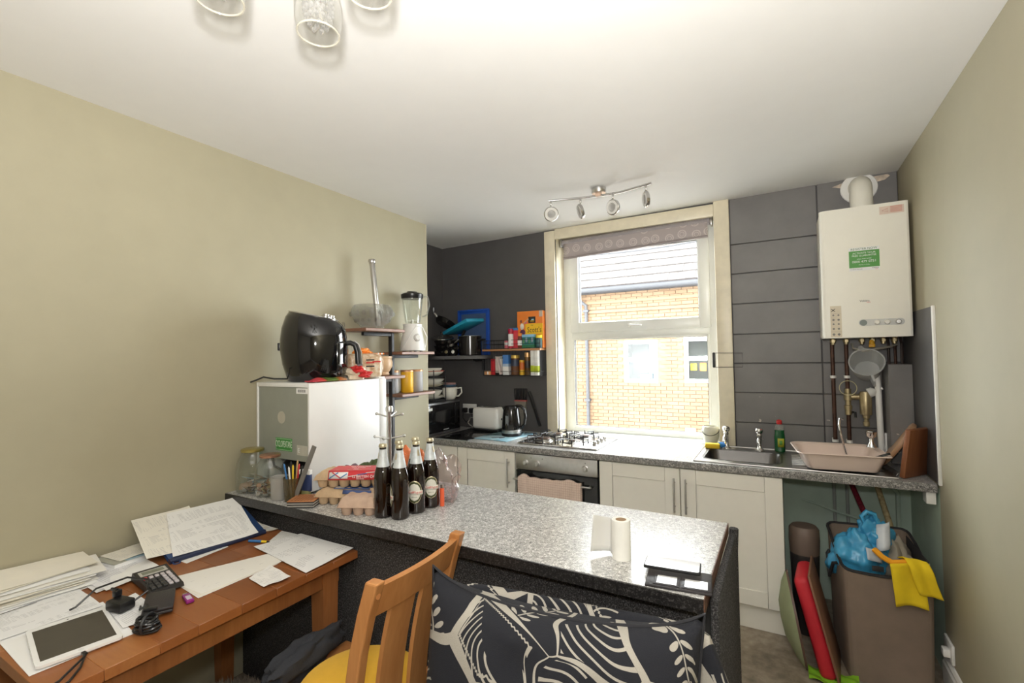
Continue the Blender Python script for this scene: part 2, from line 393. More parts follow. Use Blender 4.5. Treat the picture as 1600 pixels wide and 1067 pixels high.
for i, (x, k, Mx) in enumerate(cen[:260]):
    o = tile if i == 0 else bpy.data.objects.new('tile', tm)
    if i: COL.objects.link(o); o.parent = bl
    o.matrix_local = Mx @ Matrix.Translation((x, 0, .012+random.uniform(0, .004))) @ Matrix.Rotation(-.05, 4, 'X')
rest = B()
for x, k, Mx in cen[260:]: rest.b2((.002, 0, 0), (.168, .33, .016), Mx @ Matrix.Translation((x, 0, .012)) @ Matrix.Rotation(-.05, 4, 'X'))
o = obj('roof_tiling', rest, TILE, bl); o['kind'] = 'stuff'
dk = B(); L = ny*step
Mx = Matrix.Translation((0, -.22, 2.955)) @ Matrix.Rotation(pitch, 4, 'X')
dk.prism([(-6.3, 0), (1.05, 0), (1.05-L*.5, L), (-6.3, L)], .008, Mx); obj('roof_deck', dk, RT, bl)
BLIND = M('pale_blind', (.55, .56, .54), .8); 
for a, b, p, q in wins:
    f = bpy.data.objects.new('window', None); COL.objects.link(f); f.parent = bl
    f.location = ((a+b)/2, .0, p); wdt, hg = b-a, q-p
    fr = frame_bars(-wdt/2, wdt/2, 0, hg, .075, -.02, .06, .006); fr.b2((-wdt/2+.02, -.015, hg*.49), (wdt/2-.02, .055, hg*.49+.085), bev=.006)
    obj('frame', fr, UPVC, f)
    obj('pane', quad(B(), -wdt/2+.06, wdt/2-.06, .06, hg*.5, .03), PANEGL, f); obj('pane', quad(B(), -wdt/2+.06, wdt/2-.06, hg*.56, hg-.06, .03), PANEGL, f)
    rm = B(); rm.b2((-wdt/2, .6, 0), (wdt/2, .62, hg)); rm.b2((-wdt/2-.02, .07, -.02), (-wdt/2, .62, hg+.02)); rm.b2((wdt/2, .07, -.02), (wdt/2+.02, .62, hg+.02)); rm.b2((-wdt/2, .07, -.03), (wdt/2, .62, -.01)); rm.b2((-wdt/2, .07, hg+.01), (wdt/2, .62, hg+.03))
    obj('room_inside', rm, M('dim_room', (.22, .225, .22), .9), f)
    cu = B(); cu.grid(lambda u, v: (wdt/2-.10-.10*v*(1-u)-.09*u, .12+.02*math.sin(u*14), hg*(1-v*.93)), 12, 4); obj('curtain', cu, BLIND, f, solid=.004)
bn = B(); bn.b2((-.06+.0, .14, .07), (.20, .34, .17), bev=.01); f = [c for c in bl.children if c.name.startswith('window')]
obj('blue_box', bn, M('blue_storage_box', (.10, .42, .68), .5), f[0]); 
hb = B(); hb.box((-.20, .2, .31), (.12, .05, .14), bev=.01); hb.box((-.02, .2, .31), (.12, .05, .16), m=1, bev=.01); obj('ornament', hb, [YELLOW, ORANGE], f[1])
obj('wall_vent', B().b2((-1.725, -.03, -.06), (-1.53, .03, .03), bev=.01), M('vent_grey', (.35, .33, .36), .7), bl)
obj('overhead_cable', B().tube([(-5+i*.35, 6.2-DY, 3.05+.012*(i-8)**2*.5-(0.02*i)) for i in range(24)], .010, 6), GUT, bl)
struct('ground', B().b2((-12, 3.95, -2.6), (8, 14, -2.4)), M('grey_yard', (.30, .29, .28), .9))
# ---------------------------------------------------------------- fitted kitchen along the back wall
CAB2 = M('cabinet_inside', (.45, .42, .36), .6)
def door(parent, x0, x1, z0, z1, hx, y=0.0, hz=(.0, .0)):
    """shaker door, its front at local y; handle at hx"""
    b = B(); w = .085; t = .019
    b.b2((x0, y, z0), (x0+w, y+t, z1), bev=.002, seg=1); b.b2((x1-w, y, z0), (x1, y+t, z1), bev=.002, seg=1)
    b.b2((x0+w, y, z1-w), (x1-w, y+t, z1), bev=.002, seg=1); b.b2((x0+w, y, z0), (x1-w, y+t, z0+w), bev=.002, seg=1)
    d = obj('door', b, CAB, parent)
    obj('door_panel', B().b2((x0+w-.004, y+.007, z0+w-.004), (x1-w+.004, y+t-.002, z1-w+.004)), CAB, d)
    if hx is not None:
        h = B(); h.cyl((hx, y-.032, hz[0]), (hx, y-.032, hz[1]), .006, 10)
        for zz in (hz[0]+.03, hz[1]-.03): h.cyl((hx, y-.032, zz), (hx, y+.002, zz), .0045, 8)
        obj('handle', h, STEEL, d)
    return d
def cabinet(label, x0, x1, doors, y=2.945):
    c = thing('base_cabinet', label, 'cabinet', (x0, y, 0)); w = x1-x0
    b = B(); b.b2((0, .021, .135), (.018, .59, .858)); b.b2((w-.018, .021, .135), (w, .59, .858)); b.b2((.018, .021, .135), (w-.018, .59, .153)); b.b2((.018, .58, .153), (w-.018, .59, .858)); b.b2((.018, .021, .80), (w-.018, .04, .858))
    obj('carcass', b, CAB, c)
    obj('plinth', B().b2((0, .045, 0), (w, .06, .134)), CAB, c)
    for d in doors: door(c, d[0]-x0, d[1]-x0, .143, .853, d[2]-x0, hz=d[3])
    return c
cabinet('cream shaker sink cupboard with two doors and bar handles meeting in the middle', -1.045, -.02, [(-1.042, -.549, -.577, (.60, .80)), (-.544, -.020, -.512, (.60, .80))])
c = cabinet('cream shaker corner cupboard left of the oven', -2.16, -1.662, [(-2.157, -1.665, -1.708, (.61, .81))])
obj('filler_panel', B().b2((-.58, 0, .143), (-.004, .019, .853)), CAB, c)
# worktop with a cut-out for the sink
wt = B(); y0, y1, z0, z1 = 2.930, 3.546, .860, .900
sx0, sx1, sy0, sy1 = -.435, -.025, 3.055, 3.385
for lo, hi in (((XA+.003, y0+.004, z0), (sx0, y1, z1)), ((sx1, y0+.004, z0), (XR-.008, y1, z1)), ((sx0, y0+.004, z0), (sx1, sy0, z1)), ((sx0, sy1, z0), (sx1, y1, z1))): wt.b2(lo, hi)
top = obj('worktop', wt, GRANITE); tag(top, 'grey speckled worktop running along the back wall under the window', 'worktop')
eb = B(); eb.b2((XA+.003, y0, z0), (XR-.008, y0+.006, z1+.0005), bev=.0028)
obj('front_edge', eb, granite('speckled_edge_strip', (.03, .03, .03), (.20, .195, .19), (.50, .48, .46), .4), top)
obj('support_block', B().b2((.575, 2.95, .80), (.612, 3.02, .858), bev=.003), WHITE, top)
# oven
ov = thing('oven', 'built-in oven with steel control panel and black glass door', 'oven', (-1.652, 2.945, 0))
W = .597
obj('body', B().b2((0, .022, .10), (W, .55, .856)), BLACK, ov)
obj('control_panel', B().b2((0, 0, .742), (W, .021, .852), bev=.003), STEEL, ov)
for x in (.075, .165, .515):
    k = B(); M0 = Matrix.Translation((x, 0, .792)) @ Matrix.Rotation(PI/2, 4, 'X'); k.lathe([(.021, 0), (.021, .004), (.017, .006), (.016, .022), (.014, .024), (0, .024)], 20, M0); k.b2((-.0035, -.016, .02), (.0035, .016, .028), M0, bev=.001)
    obj('knob', k, STEEL, ov)
for x in (.12, .205, .515): obj('indicator_light', B().ball((x, -.0005, .827), .003, 8), INK, ov)
d = obj('door', B().b2((0, -.002, .13), (W, .02, .738), bev=.003), DARKGLASS, ov)
h = B(); h.cyl((.0, -.045, .683), (.57, -.045, .683), .007, 10); [h.cyl((x, -.045, .683), (x, 0, .683), .006, 8) for x in (.02, .55)]
obj('handle', h, STEEL, d)
obj('plinth', B().b2((0, .045, 0), (W, .06, .099)), CAB, ov)
# towel over the oven handle
def towel_mat():
    t = NT('checked_tea_towel'); s = t.n('ShaderNodeSeparateXYZ', i0=t.co()); 
    a = t.math('SINE', t.math('MULTIPLY', s.outputs[0], 420)); b = t.math('SINE', t.math('MULTIPLY', s.outputs[2], 420)); f = t.math('MAXIMUM', a, b)
    n = t.noise(60, 3); f = t.math('MULTIPLY', t.math('GREATER_THAN', f, .82), n.outputs[0])
    t.base(t.mix(f, (.66, .52, .44), (.42, .27, .22))); t.set(Roughness=.95); t.bump(n.outputs[0], .4, .004); return t.m
tw = B(); rnd = [random.uniform(-1, 1) for _ in range(60)]
def tw_fn(u, v):
    x = -1.612+.462*u; s = (v-.42)*.56          # draped over the rail: s<0 behind, s>0 in front
    wob = .010*math.sin(u*21+1)+.007*math.sin(u*47)
    if abs(s) < .03: a = s/.03*PI/2; y, z = 2.900-math.sin(a)*.011, .683+.010+.009*math.cos(a)+.006*abs(math.sin(u*17))+(.016 if u < .2 else 0)*math.sin(u*16)+(.012*math.sin((u-.68)*12) if .68 < u < .94 else 0)
    else:
        z = .69-abs(s)*.95; y = (2.900-.013-.010*abs(math.sin(u*19))*min(1, abs(s)*6)) if s > 0 else 2.915
    return (x+wob*.4*v, y, z+.004*math.sin(u*33)*max(0, s))
tw.grid(tw_fn, 60, 30); tag(obj('tea_towel', tw, towel_mat(), solid=.004), 'pinkish beige checked tea towel hanging over the oven handle', 'towel')
# gas hob
hb = thing('gas_hob', 'stainless steel gas hob with four burners and black pan supports', 'hob', (-1.680, 3.015, .901))
HW, HD = .60, .48
sl = B(); sl.box((HW/2, HD/2, .006), (HW, HD, .012), bev=.005); obj('hob_plate', sl, M('polished_steel', (.70, .69, .67), .22, 1.0, var=.02), hb)
for x, y, r in ((.155, .125, .052), (.165, .345, .038), (.375, .12, .027), (.385, .345, .040)):
    b = obj('burner', B().lathe([(r*1.25, .012), (r*1.25, .016), (r, .02), (r, .028), (r*.2, .030)], 24, T(x, y, 0)), STEEL, hb)
    obj('burner_cap', B().lathe([(r*.86, .029), (r*.9, .032), (r*.84, .037), (0, .039)], 24, T(x, y, 0)), M('burner_cap_brown', (.11, .07, .055), .4, .4), b)
def support(x0, x1, cx):
    s = B(); z = .05; r = .0045
    for y, yc in ((.02, .125), (.235, .345)):
        ye = y+.215
        for xx in (x0, x1): s.tube([(xx, y+.06, .012), (xx, y+.06, z), (xx+(.05 if xx == x0 else -.05), y+.09, z)], r, 6); s.tube([(xx, ye-.06, .012), (xx, ye-.06, z), (xx+(.05 if xx == x0 else -.05), ye-.09, z)], r, 6); s.tube([(xx, y+.06, z*.55), (xx, ye-.06, z*.55)], r, 6)
        for yy, q in ((y, 1), (ye, -1)): s.tube([(cx-.035, yy, .012), (cx-.035, yy, z), (cx-.01, yy+q*.06, z)], r, 6); s.tube([(cx+.035, yy, .012), (cx+.035, yy, z), (cx+.01, yy+q*.06, z)], r, 6); s.tube([(cx-.035, yy, z*.6), (cx+.035, yy, z*.6)], r, 6)
    return s
obj('pan_support', support(.045, .265, .158), MATTE, hb); obj('pan_support', support(.285, .475, .38), MATTE, hb)
for y in (.115, .185, .255, .325):
    k = B(); k.lathe([(.017, .012), (.017, .016), (.014, .018), (.013, .036), (0, .038)], 16, T(.545, y, 0)); k.b2((-.003, -.014, .034), (.003, .014, .041), T(.545, y, 0)); obj('knob', k, STEEL, hb)
# sink
sk = thing('sink', 'stainless steel inset sink with bowl and ribbed drainer', 'sink', (0, 0, .9005))
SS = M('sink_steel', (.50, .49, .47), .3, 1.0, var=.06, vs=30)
s = B(); sX0, sX1, sY0, sY1 = -.472, .475, 2.972, 3.50
for lo, hi in (((sX0, sY0), (sx0+.004, sY1)), ((sx1-.004, sY0), (sX1, sY1)), ((sx0+.004, sY0), (sx1-.004, sy0+.004)), ((sx0+.004, sy1-.004), (sx1-.004, sY1))): s.b2((*lo, 0), (*hi, .003))
s.tube([(sX0, sY0, .003), (sX1, sY0, .003), (sX1, sY1, .003), (sX0, sY1, .003)], .004, 6, closed=True)
obj('sink_top', s, SS, sk)
def rrect(x0, x1, y0, y1, r, n=5):
    P = []
    for cx, cy, a in ((x1-r, y1-r, 0), (x0+r, y1-r, 90), (x0+r, y0+r, 180), (x1-r, y0+r, 270)):
        for i in range(n+1): t = math.radians(a+90*i/n); P.append((cx+r*math.cos(t), cy+r*math.sin(t)))
    return P
bo = B(); rings = []
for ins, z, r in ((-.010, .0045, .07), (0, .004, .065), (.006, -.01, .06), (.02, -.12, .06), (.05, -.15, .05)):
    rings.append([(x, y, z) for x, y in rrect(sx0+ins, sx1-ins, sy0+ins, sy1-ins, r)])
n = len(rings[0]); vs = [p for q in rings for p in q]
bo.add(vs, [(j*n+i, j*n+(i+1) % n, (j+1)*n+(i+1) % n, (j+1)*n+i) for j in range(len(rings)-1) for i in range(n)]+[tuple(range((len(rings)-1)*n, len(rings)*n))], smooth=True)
obj('bowl', bo, M('sink_bowl_shaded_steel', (.13, .125, .12), .35, 1.0), sk)  # same steel as the top, shade inside the bowl put into its colour
for i in range(7): obj('drainer_rib', B().tube([(.03, 3.10+.05*i, .003), (.44, 3.10+.05*i, .003)], .004, 6), SS, sk)
obj('plug_hole', B().lathe([(.035, -.148), (.03, -.147), (.02, -.150), (0, -.151)], 18, T(-.23, 3.22, 0)), CHROME, sk)
def tap(x, y, label):
    t = thing('tap', label, 'tap', (x, y, .904))
    b = B(); b.lathe([(.026, 0), (.026, .006), (.016, .014), (.0135, .03), (.0135, .085), (.016, .09), (.016, .10), (.012, .104)], 18)
    obj('body', b, CHROME, t)
    obj('spout', B().tube([(0, -.005, .07), (0, -.04, .088), (0, -.075, .09), (0, -.10, .078), (0, -.105, .06)], .010, 10), CHROME, t)
    k = B(); k.lathe([(.012, .104), (.019, .112), (.021, .126), (.018, .138), (.010, .143), (0, .144)], 24, fn=lambda a, z: 1+.10*math.cos(4*a)); obj('knob', k, CHROME, t)
tap(-.338, 3.445, 'chrome pillar tap nearest the window, above the left of the sink bowl'); tap(-.143, 3.445, 'chrome pillar tap next to the green washing-up liquid')
# ---------------------------------------------------------------- island
CARPET_N = NT('charcoal_carpet'); _n = CARPET_N.noise(210, 3, rough=.8); CARPET_N.base(CARPET_N.ramp(_n.outputs[0], [(.38, (.018, .018, .019)), (.54, (.060, .057, .057)), (.70, (.25, .24, .235))])); CARPET_N.set(Roughness=1); CARPET_N.bump(_n.outputs[0], .9, .006)
CARPET = CARPET_N.m
isl = thing('island_counter', 'breakfast island with pale speckled top, its sides clad in charcoal carpet', 'counter', (-2.355, 1.325, 0))
IL, ID = 2.162, .632
t = B(); t.b2((0, .004, .862), (IL-.002, ID, .900), bev=.002, seg=1); obj('countertop', t, GRANITE2, isl)
obj('front_edge', B().b2((0, 0, .860), (IL-.001, .005, .8995), bev=.002, seg=1), GRANDK, isl)
obj('end_edge', B().b2((IL-.0025, .0, .861), (IL, ID, .8995)), M('worn_brown_edge', (.13, .06, .035), .6, var=.4, vs=40), isl)
obj('carpet_panel', B().b2((0, .085, 0), (IL-.02, .11, .859), bev=.006), CARPET, isl)
cp = B(); cp.grid(lambda u, v: (0, 0, 0), 1, 1); cp = B()
cp.b2((IL+.002, .07, 0), (IL+.026, ID-.005, .872), bev=.010, seg=2); obj('carpet_end', cp, CARPET, isl)
ro = B(); ro.tube([(IL+.012, ID-.004, .0), (IL+.014, ID-.004, .80), (IL+.018, ID-.006, .885)], .016, 8); obj('carpet_edge_roll', ro, CARPET, isl)
obj('carcass', B().b2((.02, .115, .0), (IL-.03, ID-.03, .859)), CAB, isl)
# ---------------------------------------------------------------- boiler
bo = thing('boiler', 'cream wall-hung gas boiler with green register now sticker', 'boiler', (.406, 3.225, 1.604))
BW, BH, BD = .402, .728, .315
BC = M('boiler_enamel', (.85, .825, .735), .28, var=.012)
b = B(); b.b2((-BW/2+.004, .03, 0), (BW/2-.002, BD, BH), bev=.006); obj('casing', b, BC, bo)
fr = B(); r = .028; P = [(-BW/2+r-r*math.cos(a*PI/10), r-r*math.sin(a*PI/10)) for a in range(6)]+[(BW/2-.012, 0), (BW/2-.003, .004), (BW/2, .014), (BW/2, .045), (-BW/2, .045)]
fr.prism([(x, y) for x, y in P], BH-.004, m=0, z=.0); obj('front_cover', fr, BC, bo)
obj('control_strip', B().prism([(x, z) for x, z in rrect(-.035, .165, .063, .098, .0175)], .0015, Matrix.Rotation(PI/2, 4, 'X')), M('boiler_strip', (.60, .60, .57), .4), bo)
pd = B().lathe([(.0165, 0), (.0165, .003), (0, .0035)], 24, Matrix.Translation((-.014, -.0012, .080)) @ Matrix.Rotation(PI/2, 4, 'X')); obj('display', pd, M('boiler_display', (.20, .235, .22), .25), bo)
for x, mt in ((.046, CAB), (.090, CAB), (.138, STEEL)):
    k = B().lathe([(.0135, 0), (.0135, .005), (.0105, .009), (.0095, .014), (0, .0145)], 20, Matrix.Translation((x, -.0012, .080)) @ Matrix.Rotation(PI/2, 4, 'X')); obj('knob', k, mt, bo)
st = obj('sticker', B().b2((-.068, -.0012, .385), (.068, .0, .478)), M('sticker_green', (.075, .30, .05), .45), bo); 
obj('sticker_top', B().b2((-.068, -.0011, .478), (.068, 0, .496)), PAPER, bo); obj('sticker_base', B().b2((-.068, -.0011, .368), (.068, 0, .385)), PAPER, bo)
def ft(s, size, x, z, mat, par, y=-.0014, al='CENTER', sx=1.0): return text('lettering', s, size, mat, par, Matrix.Translation((x, y, z)) @ FRONT, al, .0002, sx)
DKG = M('dark_green_ink', (.06, .16, .04), .5)
ft('REGISTER NOW', .0165, 0, .487, DKG, st); ft('ACTIVATE YOUR', .0135, 0, .464, PAPER, st); ft('FREE GUARANTEE', .0135, 0, .450, PAPER, st); ft('CALL FREE NOW', .0085, 0, .432, PAPER, st); ft('0800 479 0751', .018, 0, .417, PAPER, st); ft('Monday to Friday', .007, 0, .400, PAPER, st)
ft('to register your boiler', .006, -.035, .377, INK, st); ft('Vokèra', .010, .048, .379, INK, st); ft('MAX', .006, .054, .371, RED, st)
ft('Vokèra', .015, -.005, .200, INK, bo, -.0006); ft('MAX', .008, .013, .191, RED, bo, -.0006)
wl = obj('warning_label', B().b2((.075, -.001, .663), (.180, 0, .705)), M('label_pinkish', (.72, .58, .49), .5), bo)
PINK = M('faded_red_ink', (.62, .27, .20), .6)
tri = B().tube([(.086, -.0015, .683), (.110, -.0015, .673), (.110, -.0015, .693)], .0012, 5, closed=True); obj('warning_triangle', tri, PINK, wl)
ft('!', .012, .104, .683, PINK, wl)
for i in range(5): obj('print_line', B().b2((.122, -.0014, .671+.0068*i), (.172, -.001, .6745+.0068*i)), PINK, wl)
gl = obj('guide_label', B().b2((-.164, -.0012, .006), (-.112, 0, .180)), M('label_cream', (.66, .585, .45), .5), bo)
for i, z in enumerate((.020, .052, .078, .102, .128)):
    for x in (-.150, -.126):
        q = B(); q.lathe([(.006 if i else .008, 0), (.006 if i else .008, .0008)], 6 if (i+int(x*1000)) % 2 else 4, Matrix.Translation((x, -.0012, z)) @ Matrix.Rotation(PI/2, 4, 'X')); obj('symbol', q, M('grey_ink', (.22, .21, .19), .6), gl)
xx = B(); [xx.tube([(-.150-.009*s_, -.0015, .148), (-.150+.009*s_, -.0015, .164)], .0016, 5) for s_ in (-1, 1)]; obj('symbol', xx, INK, gl)
for z in (.137, .036): obj('print_line', B().b2((-.162, -.0014, z), (-.114, -.001, z+.0012)), M('grey_ink2', (.4, .36, .3), .6), gl)
fl = B(); fl.tube([(.02, .18, BH-.02), (.02, .18, BH+.10), (.022, .195, BH+.145), (.024, .235, BH+.175), (.026, .29, BH+.182), (.026, .325, BH+.182)], .056, 20); fl.lathe([(.060, 0), (.060, .035)], 20, T(.02, .18, BH-.004))
obj('flue', fl, BC, bo)
obj('flue_collar', B().lathe([(.056, -.004), (.092, -.002), (.094, .006), (.090, .010)], 28, Matrix.Translation((.026, BD-.002, BH+.182)) @ Matrix.Rotation(PI/2, 4, 'X'), sy=.98), WHITEP, bo)
un = B(); 
for x in (-.14, -.075, .0, .05, .10, .15): un.cyl((x, .20, -.035), (x, .20, .004), .011, 10); un.lathe([(.016, -.022), (.016, -.008)], 6, T(x, .20, 0), smooth=False)
obj('pipe_connector', un, BRASS, bo)
obj('gas_valve', B().ball((.045, .19, -.030), (.014, .012, .02), 10).b2((.03, .180, -.055), (.06, .19, -.035), bev=.004), M('yellow_valve', (.80, .42, .02), .4), bo)
obj('filling_loop', B().tube([(-.05, .19, -.03), (-.045, .17, -.06), (.0, .16, -.075), (.06, .16, -.065), (.12, .17, -.055), (.16, .19, -.04)], .006, 8), M('braided_hose', (.45, .43, .38), .4, .6), bo)
# plaster patch where the flue passes the ceiling
pt = B().prism([(.30, 2.548), (.36, 2.566), (.40, 2.560), (.46, 2.572), (.575, 2.576), (.585, 2.565), (.56, 2.545), (.48, 2.535), (.40, 2.540), (.34, 2.535)], .004, Matrix.Translation((0, YB-.002, 0)) @ Matrix.Rotation(PI/2, 4, 'X'))
struct('trim_7', pt, M('torn_plaster', (.62, .52, .42), .9, var=.3, vs=40))
# pipes under the boiler
pp = thing('copper_pipe', 'straight copper pipe nearest the window side under the boiler', 'pipe', (.264, 3.475, .905))
obj('pipe_run', B().cyl((0, 0, 0), (0, 0, .695), .011, 12), COPPER, pp)
for z in (.085, .47): obj('pipe_clip', B().lathe([(.0165, -.008), (.0165, .008)], 14, T(0, 0, z)).b2((-.012, 0, z-.006), (.012, .072, z+.006)), WHITEP, pp)
pp = thing('copper_pipe', 'copper pipe carrying the brass isolating valve under the boiler', 'pipe', (.334, 3.475, .905), group=None)
obj('pipe_run', B().cyl((0, 0, 0), (0, 0, .695), .011, 12), COPPER, pp)
for z in (.085, .47): obj('pipe_clip', B().lathe([(.0165, -.008), (.0165, .008)], 14, T(0, 0, z)).b2((-.012, 0, z-.006), (.012, .072, z+.006)), WHITEP, pp)
v = B(); v.lathe([(.0165, .245), (.0165, .275), (.020, .277), (.020, .30), (.0145, .302), (.0145, .33), (.021, .332), (.021, .37), (.017, .372), (.017, .40)], 12); obj('valve', v, BRASS, pp)
v = B(); v.cyl((0, 0, .352), (.053, -.005, .352), .014, 12); [v.lathe([(.018, -.004), (.018, .004)], 12, Matrix.Translation((x, -.003, .352)) @ Matrix.Rotation(PI/2, 4, 'Y')) for x in (.03, .040, .050)]; obj('branch', v, BRASS, pp)
obj('wire_ring', B().tube([(.043*math.cos(a*PI/12), -.022, .405+.043*math.sin(a*PI/12)) for a in range(24)], .0025, 6, closed=True), M('pale_cable', (.55, .50, .30), .5), pp)
obj('lever', B().tube([(.02, -.012, .262), (.03, -.03, .262), (.03, -.035, .232)], .007, 8), BLACK, pp)
flt = thing('magnetic_filter', 'brass cylinder filter with white funnel cap beside the copper pipes', 'filter', (.418, 3.465, 1.085))
obj('body', B().lathe([(.010, 0), (.016, .004), (.016, .028), (.012, .03), (.012, .046), (.018, .05), (.018, .066), (.028, .07), (.030, .08), (.030, .195), (.026, .205), (0, .206)], 20), BRASS, flt)
obj('cap', B().lathe([(.028, 0), (.026, .025), (.010, .040), (.008, .075), (0, .076)], 18, T(.012, -.012, .196, 0, 0, 1.15)), WHITEP, flt)
wp = thing('waste_pipe', 'white plastic waste pipe with bracket in the corner', 'pipe', (.484, 3.455, .905))
obj('pipe_run', B().tube([(0, 0, .0), (-.006, 0, .40), (-.010, .02, .52), (-.010, .03, .60)], .016, 12), WHITEP, wp); obj('bracket', B().b2((.016, -.005, .03), (.036, .02, .15), bev=.004).b2((-.005, -.005, .06), (.018, .02, .08)), WHITEP, wp)
for x, y, l in ((.535, 3.47, 'thin dark pipe behind the hanging jug, first beside it'), (.565, 3.47, 'thin copper pipe dropping into the corner boxing'), (.595, 3.47, 'thin dark pipe next to the right wall above the boxing')):
    q = B().tube([(x, y, 1.45), (x, y, 1.57), (x-.01, y-.03, 1.605)], .0075, 8); tag(obj('thin_pipe', q, COPPER if 'copper' in l else M('dark_pipe', (.05, .035, .03), .5, .3)), l, 'pipe')
jg = thing('plastic_jug', 'clear plastic measuring jug hung mouth outward on the pipes', 'jug', (.415, 3.35, 1.465), rx=math.radians(62), ry=math.radians(-14))
FROST = glass('frosted_plastic', (.90, .91, .91), .25, .8, .32, (.78, .79, .79))
obj('cup', B().lathe([(.0, -.125), (.058, -.122), (.064, -.115), (.080, 0), (.086, .002), (.086, .006), (.079, .005), (.060, -.110), (0, -.112)], 28), FROST, jg)
obj('spout', B().prism([(-.02, .075), (.02, .075), (.008, .105), (-.008, .105)], .006), FROST, jg); obj('handle', B().tube([(0, -.08, 0), (0, -.115, -.01), (0, -.118, -.07), (0, -.07, -.09)], .007, 8), FROST, jg)
wh = thing('wire_hook', 'wire loop with a black grip hung across the window trim', 'utensil', (-.33, 3.522, 1.482))
obj('grip', B().box((-.078, 0, 0), (.020, .016, .105), bev=.007), BLACK, wh); obj('wire', B().tube([(-.078, 0, .048), (.098, .0, .045), (.098, 0, -.048), (-.078, 0, -.05)], .0022, 6), M('dark_wire', (.10, .09, .09), .4, .8), wh)
# ---------------------------------------------------------------- things on the island
IZ = .9005
fr = thing('mini_fridge', 'white tabletop fridge with grey back panel carrying a green CYCLOPENTANE label', 'fridge', (-2.150, 1.485, IZ))
FW2, FD, FH = .205, .505, .522
FWHITE = M('fridge_white', (.80, .80, .79), .35, var=.01); FGREY = M('fridge_back_panel', (.30, .315, .27), .5, var=.03)
b = B(); b.b2((-FW2, .0, .012), (-FW2+.012, FD-.055, FH), bev=.002); b.b2((FW2-.012, 0, .012), (FW2, FD-.055, FH), bev=.002); b.b2((-FW2+.011, 0, FH-.020), (FW2-.011, FD-.055, FH), bev=.002)
b.b2((-FW2+.011, .03, .16), (FW2-.011, FD-.055, FH-.02)); b.b2((-FW2+.011, .15, .012), (FW2-.011, FD-.055, .16))
obj('cabinet', b, FWHITE, fr)
bp = obj('back_panel', B().b2((-FW2+.013, .006, .150), (FW2-.013, .03, FH-.021)), FGREY, fr)
obj('disc', B().lathe([(.030, 0), (.030, .001), (0, .0012)], 28, Matrix.Translation((-.010, .006, .352)) @ Matrix.Rotation(PI/2, 4, 'X')), M('pale_disc', (.48, .46, .38), .6), bp)
gs = B(); gs.b2((-.054, .004, .190), (.070, .006, .252)); gl_ = obj('label', gs, M('fridge_label_green', (.06, .28, .06), .5), bp)
bord = frame_bars(-.051, .067, .193, .249, .0025, .0034, .0042, 0); obj('label_border', bord, M('label_line', (.35, .55, .33), .5), bp)
text('lettering', 'CYCLOPENTANE', .030, M('label_letter', (.70, .78, .66), .5), bp, Matrix.Translation((.008, .0038, .221)) @ FRONT @ Matrix.Diagonal((.56, 1.5, 1, 1)), 'CENTER', .0002)
obj('barcode_sticker', B().b2((.105, .0045, .472), (.188, .006, .498)), PAPER, bp)
for i in range(12): obj('bar', B().b2((.118+.0048*i, .0040, .478), (.118+.0048*i+(.0015, .003, .001)[i % 3], .0045, .492)), INK, bp)
es = obj('rating_sticker', B().b2((.108, .0045, .178), (.185, .006, .225)), M('worn_sticker', (.50, .49, .42), .6), bp); text('lettering', 'E', .030, PAPER, bp, Matrix.Translation((.122, .0042, .20)) @ FRONT)
obj('compressor', B().ball((-.02, .085, .085), (.075, .055, .06), 16).b2((-.12, .04, .012), (.12, .14, .03)).tube([(-.09, .08, .06), (-.15, .06, .09), (-.15, .05, .14)], .006, 6), BLACK, fr)
obj('door', B().b2((-FW2, FD-.050, .012), (FW2, FD, FH), bev=.006), FWHITE, fr); 
obj('hinge_cover', B().b2((FW2-.055, FD-.052, FH), (FW2-.005, FD-.006, FH+.010), bev=.003), FWHITE, fr)
for x in (-.17, .17):
    for y in (.035, FD-.07): obj('foot', B().lathe([(.014, 0), (.014, .012)], 12, T(x, y, 0)), BLACK, fr)
FT = IZ+FH
af = thing('air_fryer', 'round gloss black air fryer standing on the white mini fridge', 'air fryer', (-2.125, 1.655, FT+.001), rz=math.radians(126))
pr = [(.105, 0), (.115, .004), (.125, .03), (.142, .09), (.152, .16), (.152, .215), (.145, .27), (.128, .315), (.112, .336), (.10, .342), (0, .343)]
b = B(); b.lathe(pr, 40, T(0, 0, 0), sx=1.0, sy=1.08)
for k in range(len(b.v)):                         # lid slopes down towards the front (-y is the front)
    x, y, z = b.v[k]
    if z > .26: b.v[k] = (x, y, z+(z-.26)/.083*y*.22)
obj('body', b, GLOSSBLK, af)
def af_rim(a, r, dz): 
    x, y = r*math.cos(a), 1.08*r*math.sin(a); return (x, y, .3385+dz+y*.205)
obj('rim', B().tube([af_rim(a*PI/20, .110, .0) for a in range(40)], .0035, 6, closed=True), STEEL, af)
for x, y in ((-.045, -.070), (.03, -.078)): obj('dial', B().lathe([(.022, 0), (.022, .006), (.016, .009), (.015, .018), (0, .019)], 20, Matrix.Translation((x, y, .342+y*.21)) @ Matrix.Rotation(.2, 4, 'X')), STEEL, af)
dr = B(); dr.lathe([(.1535, .035), (.1545, .10), (.1545, .19), (.153, .20)], 20, a0=-PI/2-.62, a1=-PI/2+.62, sy=1.08); obj('drawer', dr, GLOSSBLK, af, solid=.002)
h = B(); h.tube([(0, -.150, .192), (0, -.185, .196), (0, -.208, .183), (0, -.219, .145), (0, -.222, .085)], .0140, 10); obj('handle', h, BLACK, af)
obj('handle_trim', B().tube([(0, -.204, .204), (0, -.225, .187), (0, -.238, .145), (0, -.241, .085)], .0045, 6), STEEL, af)
